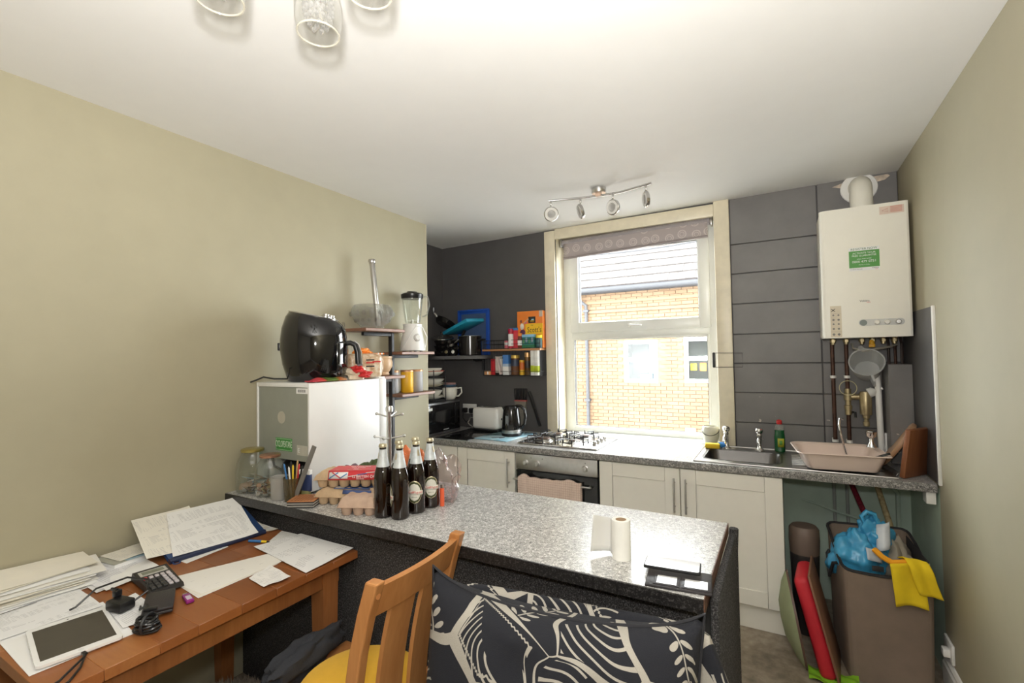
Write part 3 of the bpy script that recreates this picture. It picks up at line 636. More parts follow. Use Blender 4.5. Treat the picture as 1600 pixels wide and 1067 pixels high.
def coff(c, w):   # printed cup marks on the shell
    return B().tube([(.150*math.cos(c+w*math.sin(t_*.9)), -.163*abs(math.sin(c+w*math.sin(t_*.9))), .262+.010*t_) for t_ in range(5)], .0009, 5)
for c in (-1.9, -1.83, -1.76): obj('printed_mark', coff(c, .03), M('dim_print', (.05, .05, .05), .3), af)
obj('vent', B().b2((-.035, .160, .16), (.035, .172, .20), bev=.004), BLACK, af)
obj('power_cord', B().tube([(-.03, .12, .015), (-.08, .17, .018), (-.11, .21, .03), (-.14, .235, .015), (-.16, .25, .008)], .004, 8), BLACK, af)
# jars
def jar(label, x, y, h, r, lid):
    t = thing('glass_jar', label, 'jar', (x, y, IZ)); neck = .62
    gp = [(r*.80, 0), (r*.95, .004), (r, .02), (r*1.02, h*.45), (r*.98, h*.62), (r*.84, h*.78), (r*neck, h*.88), (r*neck, h*.96)]
    b = B(); b.lathe(gp, 32); g = obj('glass', b, JGL, t)
    k = B(); k.lathe([(r*neck*1.10, h*.935), (r*neck*1.12, h*.94), (r*neck*1.12, h*.99), (r*neck*1.04, h), (0, h)], 32); obj('lid', k, lid, t)
    return t
JGL = glass('jar_glass', (.955, .97, .95), .03, 1.0, .05, (.62, .66, .60), 2.4)
j = jar('larger glass jar with gold lid against the wall, notes and coins inside', -2.272, 1.412, .205, .074, M('gold_lid', (.50, .42, .14), .3, .8))
nt = B(); rr = random.Random(3)
for i in range(12):
    m0 = T(rr.uniform(-.03, .03), rr.uniform(-.03, .03), .022+.0045*i, rr.uniform(0, 3), rr.uniform(-.5, .5), rr.uniform(-.4, .4)); nt.b2((-.032, -.019, -.001), (.032, .019, .001), m0, m=i % 3)
obj('banknotes', nt, [M('note_blue', (.38, .48, .52), .8), M('note_brown', (.36, .25, .17), .8), M('note_grey', (.52, .48, .42), .8)], j)['kind'] = 'stuff'
def coins(n, rad, h0, seed):
    b = B(); r_ = random.Random(seed)
    for i in range(n):
        a, q = r_.uniform(0, 6.28), rad*math.sqrt(r_.random()); b.lathe([(.011, 0), (.011, .002)], 10, T(q*math.cos(a), q*math.sin(a), .008+h0*r_.random()*(1.1-q/rad*.4), 0, r_.uniform(-.9, .9), r_.uniform(-.9, .9)), m=i % 3)
    return b
CO = [M('copper_coin', (.30, .16, .08), .4, .7), M('gold_coin', (.45, .36, .18), .4, .7), M('silver_coin', (.50, .47, .43), .35, .8)]
obj('coins', coins(40, .05, .012, 9), CO, j)['kind'] = 'stuff'
j = jar('smaller glass jar with copper lid half full of coins', -2.130, 1.410, .190, .066, M('copper_lid', (.55, .30, .20), .3, .8)); obj('coins', coins(150, .052, .062, 4), CO, j)['kind'] = 'stuff'
j = thing('plastic_tub', 'small clear open tub beside the pencil pot', 'tub', (-2.022, 1.385, IZ)); obj('tub', B().lathe([(.034, 0), (.036, .005), (.040, .10), (.042, .102), (.038, .10), (.034, .006), (0, .006)], 24), glass('cloudy_plastic', (.9, .9, .9), .2, 1, .35, (.62, .60, .56)), j)
rb = B(); [rb.ball((rr.uniform(-.02, .02), rr.uniform(-.02, .02), .02+.006*i), .013, 8) for i in range(10)]; obj('cotton', rb, M('greyish_wool', (.42, .38, .36), .9), j)['kind'] = 'stuff'
pc = thing('pencil_pot', 'smoky tumbler crammed with pens beside the white fridge', 'pot', (-1.945, 1.398, IZ))
obj('tumbler', B().lathe([(.034, 0), (.036, .004), (.042, .105), (.040, .105), (.034, .006), (0, .006)], 20), glass('amber_tumbler', (.60, .52, .36), .08, 1, .25, (.22, .18, .10)), pc)
pens = [(RED, .0, .02), (YELLOW, .012, -.01), (INK, -.012, .004), (PAPER, .004, -.016), (BLUE, -.018, -.012), (M('pencil_wood', (.50, .33, .14), .6), -.006, .02), (INK, .02, .012)]
for i, (mt, x, y) in enumerate(pens):
    p = tag(obj('pen', B().cyl((x*.6, y*.6, .008), (x*1.9, y*1.6, .150+.008*(i % 3)), .0038, 8).cyl((x*1.9, y*1.6, .150+.008*(i % 3)), (x*1.98, y*1.7, .158+.008*(i % 3)), .0038, 8, r2=.001), mt, loc=(-1.945, 1.398, IZ)), ['red pen', 'yellow pencil', 'black pen', 'white pen', 'blue pen', 'bare wooden pencil', 'fat black marker'][i]+' standing in the smoky tumbler', 'pen', 'pens in the tumbler')
tag(obj('ruler_bar', B().box((0, 0, .12), (.020, .006, .27), T(0, 0, 0, .4, 0, .38)), M('grey_steel_bar', (.20, .19, .175), .5, .4), loc=(-1.915, 1.385, IZ+.012)), 'grey flat bar sticking up diagonally out of the pens', 'ruler')
cd = thing('card_holder', 'small blue and white card packet among the pens', 'packet', (-1.90, 1.43, IZ), rz=.2); obj('packet', B().b2((-.03, -.008, .04), (.03, .008, .135), bev=.003), M('navy_card', (.03, .05, .14), .5), cd); obj('top_band', B().b2((-.0305, -.0085, .115), (.0305, .0085, .136), bev=.002), PAPER, cd); obj('base', B().b2((-.024, -.008, 0), (.024, .008, .045), bev=.003), M('olive_tub', (.25, .25, .10), .6), cd)
# stack of slatted coasters
for k in range(6):
    m = M('coaster_wood', (.42, .17, .065), .55) if k == 5 else (M('grey_coaster', (.36, .34, .31), .5) if k % 2 else M('dark_coaster', (.05, .05, .05), .5))
    t = thing('coaster', 'orange-brown slotted coaster on top of the stack' if k == 5 else ['lowest coaster of the stack, dark','lowest but one grey coaster of the stack','third coaster from the bottom, dark, in the stack','fourth coaster from the bottom, pale grey, in the stack','dark coaster right under the orange-brown slotted one'][k], 'coaster', (-1.925, 1.415, IZ+.0052*k), rz=math.radians(-24), group='coasters at the island edge')
    t.location = (-1.838, 1.382, IZ+.0052*k); t.rotation_euler.z = math.radians(28)+.02*(k % 2)
    b = B(); b.b2((-.058, -.052, 0), (.058, .052, .005), bev=.0015, seg=1); obj('plate', b, m, t)
    if k == 5:
        for i in range(6):
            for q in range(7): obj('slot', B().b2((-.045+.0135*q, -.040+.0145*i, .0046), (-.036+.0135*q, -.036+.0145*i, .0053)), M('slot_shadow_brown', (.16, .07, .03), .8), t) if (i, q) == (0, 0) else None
        proto = [c_ for c_ in t.children if c_.name.startswith('slot')][0]
        for i in range(6):
            for q in range(7):
                if (i, q) != (0, 0): o = proto.copy(); COL.objects.link(o); o.parent = t; o.location = (.0135*q, .0145*i, 0)
# egg boxes
PULP = M('egg_box_pulp', (.56, .40, .25), .9, var=.1, vs=30, bump=.3, bs=90); PULP2 = M('pinkish_pulp', (.52, .37, .28), .9, var=.1, vs=30, bump=.3, bs=90)
def egg_box(label, loc, rz, n, wide, rx=0, ry=0, mat=PULP, plain=False):
    t = thing('egg_box', label, 'egg box', loc, rz, 'egg boxes beside the beer bottles', rx, ry); L = .049*n; rows = wide
    b = B(); hw = .05*rows/2
    for i in range(n):
        for j_ in range(rows): b.lathe([(.015, 0), (.019, .004), (.023, .025), (.024, .036)], 12, T(-L/2+.0245+.049*i, -hw+.025+.05*j_, 0))
    b.box((0, 0, .036), (L+.012, 2*hw+.012, .004), bev=.002); obj('tray', b, mat, t)
    k = B(); z0 = .038
    def lid(u, v):
        sx_, sy_ = 2*u-1, 2*v-1; e = max(abs(sx_), abs(sy_)); q = min(1, (1-abs(sx_))*9*.6, (1-abs(sy_))*4*.8); hgt = .034*(q**.6 if q > 0 else 0)
        lump = .0035*(math.cos(sx_*n*PI) if abs(sy_) > .55 else 0)*min(1, q*2)
        return (sx_*(L/2+.004), sy_*(hw+.004), z0+hgt+lump)
    k.slab(lid, .003, 40, 16); obj('lid', k, mat, t)
    return t, L, hw
e0, L, hw = egg_box('lower brown pulp egg box with blue barcode label, under the red-labelled one', (-1.675, 1.500, IZ), math.radians(22), 6, 2)
obj('label', B().grid(lambda u, v: (-.02+.13*u, -hw-.0062+.006*v, .052+.016*v), 6, 2), M('navy_label', (.06, .10, .26), .5), e0, solid=.001)
obj('label', B().b2((-.065, -.046, .0705), (.10, .046, .0735)), M('navy_label2', (.07, .11, .26), .5), e0)
for i in range(7): obj('barcode', B().b2((-.06+.006*i, -.045, .0735), (-.057+.006*i, -.015, .0742)), PAPER, e0)
e1, L, hw = egg_box('upper brown pulp egg box with red label and union flag design', (-1.678, 1.502, IZ+.0765), math.radians(24), 6, 2, ry=-.02)
LR = M('egg_label_red', (.62, .035, .045), .45)
obj('label', B().b2((-.085, -.0465, .0715), (.142, .0465, .0738)), LR, e1)
obj('label_front', B().grid(lambda u, v: (-.085+.227*u, -.0465-.0125*(1-v), .036+.0375*v), 6, 2), LR, e1, solid=.0012)
fl_ = B(); fl_.grid(lambda u, v: (-.08+.085*u, -.0598+.0100*v, .042+.026*v), 1, 1); obj('flag_print', fl_, PAPER, e1, solid=.001)
for a, bq, mt in (((-.078, .05), (-.040, .95), BLUE), ((-.028, .1), (-.066, .95), LR), ((-.030, .05), (.0, .75), BLUE)): obj('flag_stripe', B().tube([(a[0], -.0606+.0100*a[1], .042+.026*a[1]), (bq[0], -.0606+.0100*bq[1], .042+.026*bq[1])], .0024, 5), mt, e1)
for i in range(3): obj('label_swoosh', B().tube([(.005+.04*i, -.0590+.003*i, .050+.007*i), (.05+.04*i, -.0575+.003*i, .056+.006*i)], .0018, 5), (PAPER, BLUE, PAPER)[i], e1)
TL = Matrix.Translation((.062, -.0600, .0500)) @ Matrix.Rotation(PI/2-.3, 4, 'X')
text('lettering', '12 BRITISH', .016, PAPER, e1, TL, 'CENTER', .0004); text('lettering', 'FREE RANGE', .006, PAPER, e1, Matrix.Translation((.062, -.0615, .0405)) @ Matrix.Rotation(PI/2-.3, 4, 'X'), 'CENTER', .0004)
for x in (.112, .127): obj('round_mark', B().tube([(x+.0055*math.cos(a*PI/6), -.0595-.001*math.sin(a*PI/6), .0500+.0055*math.sin(a*PI/6)) for a in range(12)], .0011, 5, closed=True), PAPER, e1)
for i in range(3): text('lettering', 'FREE RANGE EGGS'[:(15, 10, 5)[i]], .011, PAPER, e1, T(.03, .028-.026*i, .0741), 'CENTER', .0002)
e2, L, hw = egg_box('plain pinkish egg box lying in front of the beer bottles', (-1.535, 1.418, IZ), math.radians(24), 3, 2, mat=PULP2)
# beer bottles
AMB = NT('dark_amber_glass'); AMB.base((.007, .0022, .0009)); AMB.set(Roughness=.06); AMB.b.inputs['Coat Weight'].default_value = .6; AMB = AMB.m
GOLD = M('gold_foil', (.62, .55, .38), .35, .7); SILV = M('silver_paper', (.62, .66, .68), .45, .2, var=.1, vs=60); BLAB = M('label_white', (.74, .72, .64), .5); GRNK = M('label_dark_green', (.06, .07, .025), .5)
BR = .0365
def bprof(z):
    for (z0, r0), (z1, r1) in zip(BP, BP[1:]):
        if z0 <= z <= z1: return r0+(r1-r0)*(z-z0)/(z1-z0)
    return .013
BP = [(0, .033), (.004, .0362), (.012, BR), (.150, BR), (.170, .0350), (.186, .0310), (.200, .0262), (.225, .0205), (.250, .0160), (.268, .0140), (.276, .0140)]
def wrapped(fn, d, nu, nv):
    """patch lying on the bottle: fn(u,v)->(angle, z)"""
    b = B()
    def g(u, v): a, z = fn(u, v); r = bprof(z)+d; return (r*math.sin(a), -r*math.cos(a), z)
    b.grid(g, nu, nv); return b
def oval(u, v, w, h, zc_):
    t = 2*v-1; half = w*math.sqrt(max(0, 1-t*t)); return ((2*u-1)*half, zc_+h*t)
bot = thing('beer_bottle', 'x', 'bottle', (0, 0, IZ))
bb = B(); bb.lathe([(0, .002)]+[(r, z) for z, r in BP]+[(.0152, .277), (.0152, .283), (.0135, .284)], 28); obj('bottle', bb, AMB, bot)
nk = B(); nk.lathe([(r+.0006, z) for z, r in BP if .199 < z < .27]+[(.0146, .266)], 28); obj('neck_foil', nk, SILV, bot)
obj('neck_seal', wrapped(lambda u, v: (.55+.55*u, .232+.024*v), .0011, 5, 3), GOLD, bot)
cp_ = B(); cp_.lathe([(.0158, .276), (.0160, .279), (.0150, .287), (.0135, .289), (0, .2895)], 28, fn=lambda a, z: 1+(.035*math.cos(a*21) if z < .282 else 0)); obj('cap', cp_, GOLD, bot)
lb = obj('label', wrapped(lambda u, v: oval(u, v, .86, .047, .088), .0004, 24, 16), GOLD, bot, solid=.0004)
obj('label_ring', wrapped(lambda u, v: oval(u, v, .80, .043, .088), .0008, 24, 16), GRNK, lb, solid=.0004)
obj('label_field', wrapped(lambda u, v: oval(u, v, .68, .035, .088), .0012, 24, 16), BLAB, lb, solid=.0004)
obj('label_band', wrapped(lambda u, v: (-.98+1.96*u, .077+.017*v), .0013, 24, 2), BLAB, lb, solid=.0003)
def wrap_text(s, size, z, mat):
    o = text('lettering', s, size, mat, lb, Matrix.Identity(4), 'CENTER', .0)
    for q in o.data.vertices:
        x, y = q.co.x, q.co.y; a = x/BR; r = BR+.0018; q.co = (r*math.sin(a), -r*math.cos(a), z+y)
    return o
wrap_text('San', .0165, .089, RED); lb.children[-1].location = (0, 0, 0)
sw = [c_ for c_ in lb.children if c_.name.startswith('lettering')][0]
for q in sw.data.vertices:
    a = math.atan2(q.co.x, -q.co.y)-.30; r = BR+.0018; q.co = (r*math.sin(a), -r*math.cos(a), q.co.z)
mg = wrap_text('Miguel', .0150, .088, RED)
for q in mg.data.vertices:
    a = math.atan2(q.co.x, -q.co.y)+.36; r = BR+.0018; q.co = (r*math.sin(a), -r*math.cos(a), q.co.z)
wrap_text('ESPECIAL', .006, .068, GRNK)
BOT = [(-1.421, 1.430, -1.6, 'brown beer bottle at the front left of the bottle cluster, nearest the egg boxes'), (-1.412, 1.512, 1.9, 'brown beer bottle hidden behind the front left pair of bottles'), (-1.346, 1.446, -1.15, 'brown beer bottle standing nearest the chair, half its label turned to the left'),
       (-1.405, 1.607, -.7, 'brown beer bottle at the back of the cluster, only cap and neck showing'), (-1.336, 1.533, 0.32, 'brown beer bottle in the middle with its white oval label facing out'), (-1.330, 1.616, .62, 'brown beer bottle at the right end of the cluster, label turned to the right')]
for i, (x, y, rz, lab) in enumerate(BOT):
    o = bot if i == 0 else dup(bot); o.location = (x, y, IZ); o.rotation_euler.z = rz-.75+.9; o['label'] = lab; o['group'] = 'beer bottles on the island'
# mug tree, bag of veg, netting behind bottles
mt_ = thing('mug_tree', 'steel mug tree with short ball-ended arms behind the bottles', 'mug tree', (-1.800, 1.86, IZ))
b = B(); b.lathe([(.060, 0), (.062, .004), (.058, .010), (.02, .014), (.011, .02), (.011, .345), (.013, .35), (.019, .355), (.020, .375), (.016, .384), (0, .386)], 20); obj('post', b, STEEL, mt_)
for i, (z, a) in enumerate(((.325, .25), (.325, .25+PI), (.325, 1.9), (.215, .6), (.215, .6+PI), (.215, -1.2))):
    e = (.075*math.cos(a), .075*math.sin(a), z+.018 if i < 3 else z+.012); obj('arm', B().cyl((0, 0, z), e, .0042, 8).ball(e, .0085, 10), STEEL, mt_)
bg = thing('carrier_bag', 'crumpled orange plastic bag behind the beer bottles', 'bag', (-1.535, 1.72, IZ), rz=.4)
def crumple(nx, ny, nz, seed, amp=.25, seg=40):
    b = B(); b.ball((0, 0, 0), 1, seg)
    for i, p in enumerate(b.v):
        v = Vector(p); q = 1+amp*noise.noise(v*1.7+Vector((seed, 0, 0)))*1.6+amp*.7*noise.noise(v*4.5+Vector((0, seed, 0)))
        b.v[i] = (v.x*q*nx, v.y*q*ny, max(-.98*nz, v.z*q*nz))
    return b
obj('bag', crumple(.085, .07, .10, 5, .35), M('orange_bag', (.62, .16, .045), .35, var=.35, vs=20), bg, loc=(0, 0, .098))
vg = thing('vegetable_bag', 'green vegetables in a clear bag behind the egg boxes', 'food bag', (-1.765, 1.70, IZ), rz=.5); obj('greens', crumple(.08, .06, .065, 11, .3), M('dark_leaf', (.055, .085, .02), .4, var=.5, vs=18), vg, loc=(0, 0, .068)); obj('teal_tip', crumple(.022, .02, .025, 3), M('teal_wrap', (.08, .40, .26), .4), vg, loc=(-.085, -.06, .085)); obj('mauve_wrap', crumple(.05, .045, .05, 8), M('mauve_wrap', (.16, .11, .14), .5), vg, loc=(-.10, .01, .06))
ng = thing('net_bag', 'pinkish clear net packaging behind the rightmost bottle', 'packaging', (-1.335, 1.70, IZ)); FILM = glass('crinkled_film', (.95, .91, .92), .15, 1.6, .05, (.55, .38, .40)); obj('film', crumple(.085, .05, .10, 21, .4), FILM, ng, loc=(0, 0, .10))
tag(obj('lighter', B().cyl((0, 0, 0), (0, 0, .075), .010, 10).box((0, 0, .083), (.014, .010, .016), m=1, bev=.002), [M('orange_lighter', (.80, .13, .05), .35), STEEL], loc=(-1.287, 1.64, IZ)), 'red-orange lighter standing beside the rightmost bottle', 'lighter')
# kitchen roll, phone, wallet
kr = thing('kitchen_roll', 'thin white paper roll with a loose sheet, standing on the island', 'roll', (-.455, 1.475, IZ))
PT = M('tissue', (.86, .85, .80), .9, bump=.25, bs=160)
obj('roll', B().lathe([(.0165, 0), (.0285, 0), (.0288, .003), (.0288, .117), (.0283, .12), (.0165, .12), (.0165, 0)], 28), PT, kr)
obj('core', B().lathe([(.0160, .001), (.0160, .1195)], 24), M('cardboard', (.30, .19, .10), .9), kr, solid=.0015)
TW = NT('thin_tissue'); TW.base((.84, .83, .79)); TW.set(Roughness=.9); TW.b.inputs['Transmission Weight'].default_value = 0; 
_tr = TW.n('ShaderNodeBsdfTranslucent', Color=(.85, .84, .80, 1)); _tp = TW.n('ShaderNodeBsdfTransparent'); _m = TW.n('ShaderNodeMixShader', i0=.3, i1=TW.b.outputs[0], i2=_tr.outputs[0]); _m2 = TW.n('ShaderNodeMixShader', i0=.30, i1=_m.outputs[0], i2=_tp.outputs[0]); TW.t.links.new(_m2.outputs[0], TW.out.inputs[0])
sh = B(); sh.grid(lambda u, v: (-.0285*math.cos(min(1.2, u*3))-.082*u+.006*v*u*2, .0285*math.sin(min(1.2, u*3))*(1-u)+.018*math.sin(u*3.2+1)*u-.012*u, .004+.010*u+(.112-.006*math.sin(u*4))*v), 14, 6); obj('loose_sheet', sh, TW.m, kr, solid=.0006)
ph = thing('phone', 'smartphone with blank pale screen lying on the open wallet', 'phone', (-.297, 1.452, IZ+.014), rz=math.radians(6)); obj('case', B().box((0, 0, .0045), (.155, .076, .009), bev=.004), BLACK, ph)
obj('screen', B().prism(rrect(-.074, .074, -.035, .035, .008), .0008, z=.0087), M('phone_glass', (.62, .62, .62), .05, spec=.9), ph)
wa = thing('wallet', 'open dark card wallet at the corner of the island', 'wallet', (-.268, 1.385, IZ), rz=math.radians(7)); LEA = M('dark_leather', (.028, .024, .026), .45, bump=.3, bs=160)
obj('cover', B().box((0, .015, .0035), (.172, .125, .007), bev=.003), LEA, wa)
for x, wd in ((-.030, .052), (.046, .058)):
    obj('window_frame', frame_bars(x-wd/2-.007, x+wd/2+.007, -.034, .034, .008, -.0035, 0, .001).v and (lambda q: q)(B().b2((x-wd/2-.008, -.040, .0068), (x+wd/2+.008, .022, .0088), bev=.001)), LEA, wa); obj('clear_pocket', B().b2((x-wd/2, -.033, .0086), (x+wd/2, .014, .0096)), M('pocket_film', (.55, .55, .54), .08), wa)
# ---------------------------------------------------------------- ladder shelf on the left wall
SHW = wood('shelf_walnut', (.16, .075, .045), (.27, .135, .085), 1, 9)
lsx, lsy = -2.255, 2.355
ls = thing('ladder_shelf', 'black metal post with four staggered walnut shelves against the sage wall', 'shelf', (lsx, lsy, 0))
b = B(); b.b2((-.015, -.012, 0), (.015, .012, 1.70), bev=.002); obj('post', b, MATTE, ls)
obj('base', B().b2((-.09, -.12, 0), (.09, .12, .012), bev=.003), MATTE, ls)
for z, s_ in ((1.700, -1), (1.555, 1), (1.402, -1), (1.277, 1)):
    y0, y1 = (-.318, .02) if s_ < 0 else (-.01, .325)
    sh = obj('shelf_board', B().b2((-.103, y0, z), (.103, y1, z+.020), bev=.003, seg=1), SHW, ls)
    obj('bracket', B().b2((-.012, y0+.07 if s_ < 0 else 0, z-.022), (.012, 0 if s_ < 0 else y1-.07, z-.001), bev=.002), MATTE, sh)
# cut-glass bowl with rolling pin
CG = NT('cut_glass'); _w = CG.n('ShaderNodeTexVoronoi', Scale=42); _t = CG.n('ShaderNodeBsdfTransparent', Color=(.985, .985, .97, 1)); _g = CG.n('ShaderNodeBsdfGlossy', Roughness=.12, Color=(.95, .95, .95, 1)); _bp = CG.n('ShaderNodeBump', Strength=.9, Distance=.01, Height=_w.outputs[0]); CG.put(_g, 'Normal', _bp)
_d = CG.n('ShaderNodeBsdfTranslucent', Color=(.95, .94, .91, 1)); CG.put(_d, 'Normal', _bp); _lw = CG.n('ShaderNodeLayerWeight', Blend=.35); CG.put(_lw, 'Normal', _bp); _f = CG.n('ShaderNodeMath', {'operation': 'POWER'}, i0=_lw.outputs[1], i1=2.0)
_m = CG.n('ShaderNodeMixShader', i0=_f.outputs[0], i1=_t.outputs[0], i2=_g.outputs[0]); _m2 = CG.n('ShaderNodeMixShader', i0=.22, i1=_m.outputs[0], i2=_d.outputs[0]); CG.t.links.new(_m2.outputs[0], CG.out.inputs[0])
cb = thing('cut_glass_bowl', 'scalloped cut-glass fruit bowl on the top walnut shelf', 'bowl', (lsx-.005, 2.195, 1.7205))
obj('bowl', B().lathe([(.055, 0), (.060, .004), (.075, .02), (.110, .055), (.128, .095), (.122, .125), (.112, .150), (.106, .150), (.115, .125), (.120, .095), (.100, .055), (.06, .022), (0, .018)], 48, fn=lambda a, z: 1+.045*abs(math.sin(a*8))*(1 if z < .13 else .6)), CG.m, cb)
kn = B(); 
for i in range(16): a = i*PI/8; kn.ball((.128*math.cos(a), .128*math.sin(a), .095), (.014, .014, .017), 8)
for i in range(16): a = (i+.5)*PI/8; kn.ball((.104*math.cos(a), .104*math.sin(a), .052), (.010, .010, .013), 8)
obj('cut_facets', kn, CG.m, cb)['kind'] = 'stuff'
rp = thing('steel_pin', 'steel rolling pin standing in the cut-glass bowl', 'rolling pin', (lsx+.015, 2.225, 1.744), rx=math.radians(4), ry=math.radians(-3))
obj('tube', B().lathe([(.016, 0), (.017, .004), (.017, .40), (.014, .405)], 16), STEEL, rp); obj('end_cap', B().lathe([(.019, .398), (.022, .402), (.022, .418), (.018, .424), (0, .425)], 16), STEEL, rp)
# blender
bl2 = thing('blender', 'white countertop blender with glass jug and black lid on the shelf', 'blender', (lsx+.005, 2.560, 1.5755), rz=.3)
obj('base', B().lathe([(.070, .006), (.086, .008), (.088, .02), (.082, .06), (.066, .15), (.062, .175), (.066, .185), (.066, .192), (0, .192)], 32), WHITEP, bl2)
for a in range(4): obj('foot', B().lathe([(.010, 0), (.010, .008)], 10, T(.06*math.cos(a*PI/2+.7), .06*math.sin(a*PI/2+.7), 0)), BLACK, bl2)
obj('jug', B().lathe([(.050, .192), (.052, .20), (.060, .26), (.071, .36), (.0735, .385), (.071, .385), (.058, .262), (.049, .204), (0, .202)], 32), glass('blender_glass', (.94, .95, .93), .03, 1.2, .04), bl2)
obj('lid', B().lathe([(.0715, .370), (.0765, .378), (.0775, .40), (.068, .408), (.040, .41), (.036, .42), (0, .421)], 32), BLACK, bl2)
obj('jug_handle', B().tube([(.060, .03, .39), (.095, .05, .385), (.105, .055, .33), (.09, .047, .26), (.062, .03, .245)], .006, 8), glass('jug_handle_glass', (.8, .82, .8), .05, 1.5, .15), bl2)
obj('blade', B().b2((-.03, -.004, .215), (.03, .004, .218), T(0, 0, 0, .5)).b2((-.004, -.026, .22), (.004, .026, .223), T(0, 0, 0, .5)).cyl((0, 0, .2), (0, 0, .225), .008, 10), STEEL, bl2)
kM = T(.045, -.062, .095, -.62+PI/2*0) @ Matrix.Rotation(PI/2-.12, 4, 'X')
kM = Matrix.Translation((.058, -.052, .095)) @ Matrix.Rotation(math.radians(48), 4, 'Z') @ Matrix.Rotation(PI/2-.14, 4, 'X')
kb = B().lathe([(.024, 0), (.024, .006), (.019, .010), (.018, .016), (0, .017)], 20, kM); obj('dial', kb, WHITEP, bl2); obj('dial_ring', B().lathe([(.0265, -.002), (.0265, .003), (.023, .003)], 20, kM), STEEL, bl2)
obj('power_cord', B().tube([(-.05, -.07, .012), (-.01, -.09, .06), (.03, -.08, .13), (.05, -.05, .175), (.075, 0, .17), (.10, .02, .10), (.095, .0, .03), (.08, -.02, .01)], .0035, 7), WHITEP, bl2)
# canisters
CG1 = M('canister_grey', (.36, .36, .37), .4); CY1 = M('canister_yellow', (.74, .40, .015), .4)
for x, y, mt, lab in ((lsx+.012, 2.49, CY1, 'yellow canister with copper lid between the two grey ones'), (lsx+.01, 2.592, CG1, 'grey canister with copper lid right of the yellow one'), (lsx-.035, 2.40, CG1, 'grey canister half hidden behind the black post')):
    c = thing('canister', lab, 'canister', (x, y, 1.2975), group='canisters on the lowest shelf'); obj('body', B().lathe([(.040, 0), (.0425, .003), (.0425, .138), (.041, .140)], 28), mt, c); obj('lid', B().lathe([(.041, .1395), (.0445, .140), (.0445, .150), (.042, .153), (0, .154)], 28), M('copper_lid2', (.50, .27, .14), .4, .5), c)
# wooden mortar
mo = thing('wooden_mortar', 'pale turned wooden mortar on the shelf behind the bread bags', 'mortar', (lsx+.005, 2.262, 1.4225)); obj('body', B().lathe([(.040, 0), (.048, .006), (.044, .022), (.052, .032), (.066, .06), (.068, .085), (.062, .105), (.066, .112), (.066, .124), (.055, .124), (.045, .05), (0, .04)], 28), wood('beech', (.50, .33, .19), (.60, .42, .26), 2, 6), mo)
# food bags on the fridge
def pillow_bag(n, seed, mat, parent, dx, dy, dz, loc, amp=.12):
    b = crumple(dx, dy, dz, seed, amp); return obj(n, b, mat, parent, loc=loc)
def bread_mat():
    t = NT('bread_in_film'); n = t.noise(30, 4); v = t.ramp(n.outputs[0], [(.35, (.45, .27, .15)), (.5, (.66, .49, .33)), (.66, (.80, .72, .60))]); t.base(v); t.set(Roughness=.3); t.b.inputs['Coat Weight'].default_value = .5; t.bump(t.noise(25, 4).outputs[0], .5, .01); return t.m
BRD = bread_mat()
lf = thing('bread_bag', 'sliced loaf in clear wrapper with dark print behind the air fryer handle', 'bread', (-2.035, 1.905, FT+.001), rz=math.radians(62))
b = B(); b.box((0, 0, .070), (.20, .11, .138), bev=.035, seg=4); obj('loaf', b, BRD, lf)
obj('wrapper_end', crumple(.035, .045, .05, 4, .3), FILM, lf, loc=(-.12, 0, .065))
for i, (x, z, mt) in enumerate(((.02, .10, INK), (.02, .085, RED), (.02, .065, INK), (.055, .09, RED))): obj('print_line', B().b2((x-.02, -.0575, z), (x+.025, -.0555, z+.007)), mt, lf)
tp = obj('print_patch', B().b2((-.05, -.0575, .06), (-.02, -.0555, .10)), M('faded_print', (.25, .24, .27), .5), lf)
ob = thing('bun_bag', 'bun packet with orange stripes on the shelf behind the loaf', 'bread', (-2.225, 2.135, 1.4235), rz=math.radians(80))
b = B(); b.box((0, 0, .072), (.16, .12, .142), bev=.045, seg=4); obj('buns', b, BRD, ob)
for i in range(5): obj('stripe', B().box((.02+.012*i, 0, .139), (.009, .10, .010), bev=.002), (ORANGE, PAPER)[i % 2], ob)
obj('twist', crumple(.05, .03, .025, 13, .5), ORANGE, ob, loc=(-.06, -.02, .145))
cp2 = thing('crisp_packet', 'crumpled red and white snack packet on the fridge edge', 'packet', (-1.978, 1.800, FT+.001), rz=math.radians(75)); obj('packet', crumple(.062, .026, .034, 31, .3), M('cream_packet', (.70, .60, .45), .25, var=.2, vs=25), cp2, loc=(0, 0, .034)); obj('red_print', crumple(.032, .035, .020, 17, .4), RED, cp2, loc=(-.005, -.022, .055)); obj('red_print', crumple(.035, .02, .018, 19, .4), RED, cp2, loc=(.04, -.025, .028))
fp = thing('snack_packet', 'flat red and green food packet in front of the air fryer', 'packet', (-1.985, 1.625, FT+.001), rz=math.radians(88)); pk = B(); pk.slab(lambda u, v: (-.11+.2*u, -.032+.06*v, .010+.008*math.sin(u*9)*math.sin(v*5)+.012*math.sin(PI*u)*math.sin(PI*v)), .006, 14, 6); 
def rg():
    t = NT('red_green_packet'); s = t.n('ShaderNodeSeparateXYZ', i0=t.co()); t.base(t.ramp(t.math('ADD', t.math('MULTIPLY', s.outputs[0], 4), .5), [(.0, (.40, .03, .06)), (.34, (.52, .06, .05)), (.40, (.12, .16, .03)), (.62, (.10, .18, .04)), (.7, (.45, .12, .03)), (1, (.6, .4, .2))])); t.set(Roughness=.25); return t.m
obj('packet', pk, rg(), fp)
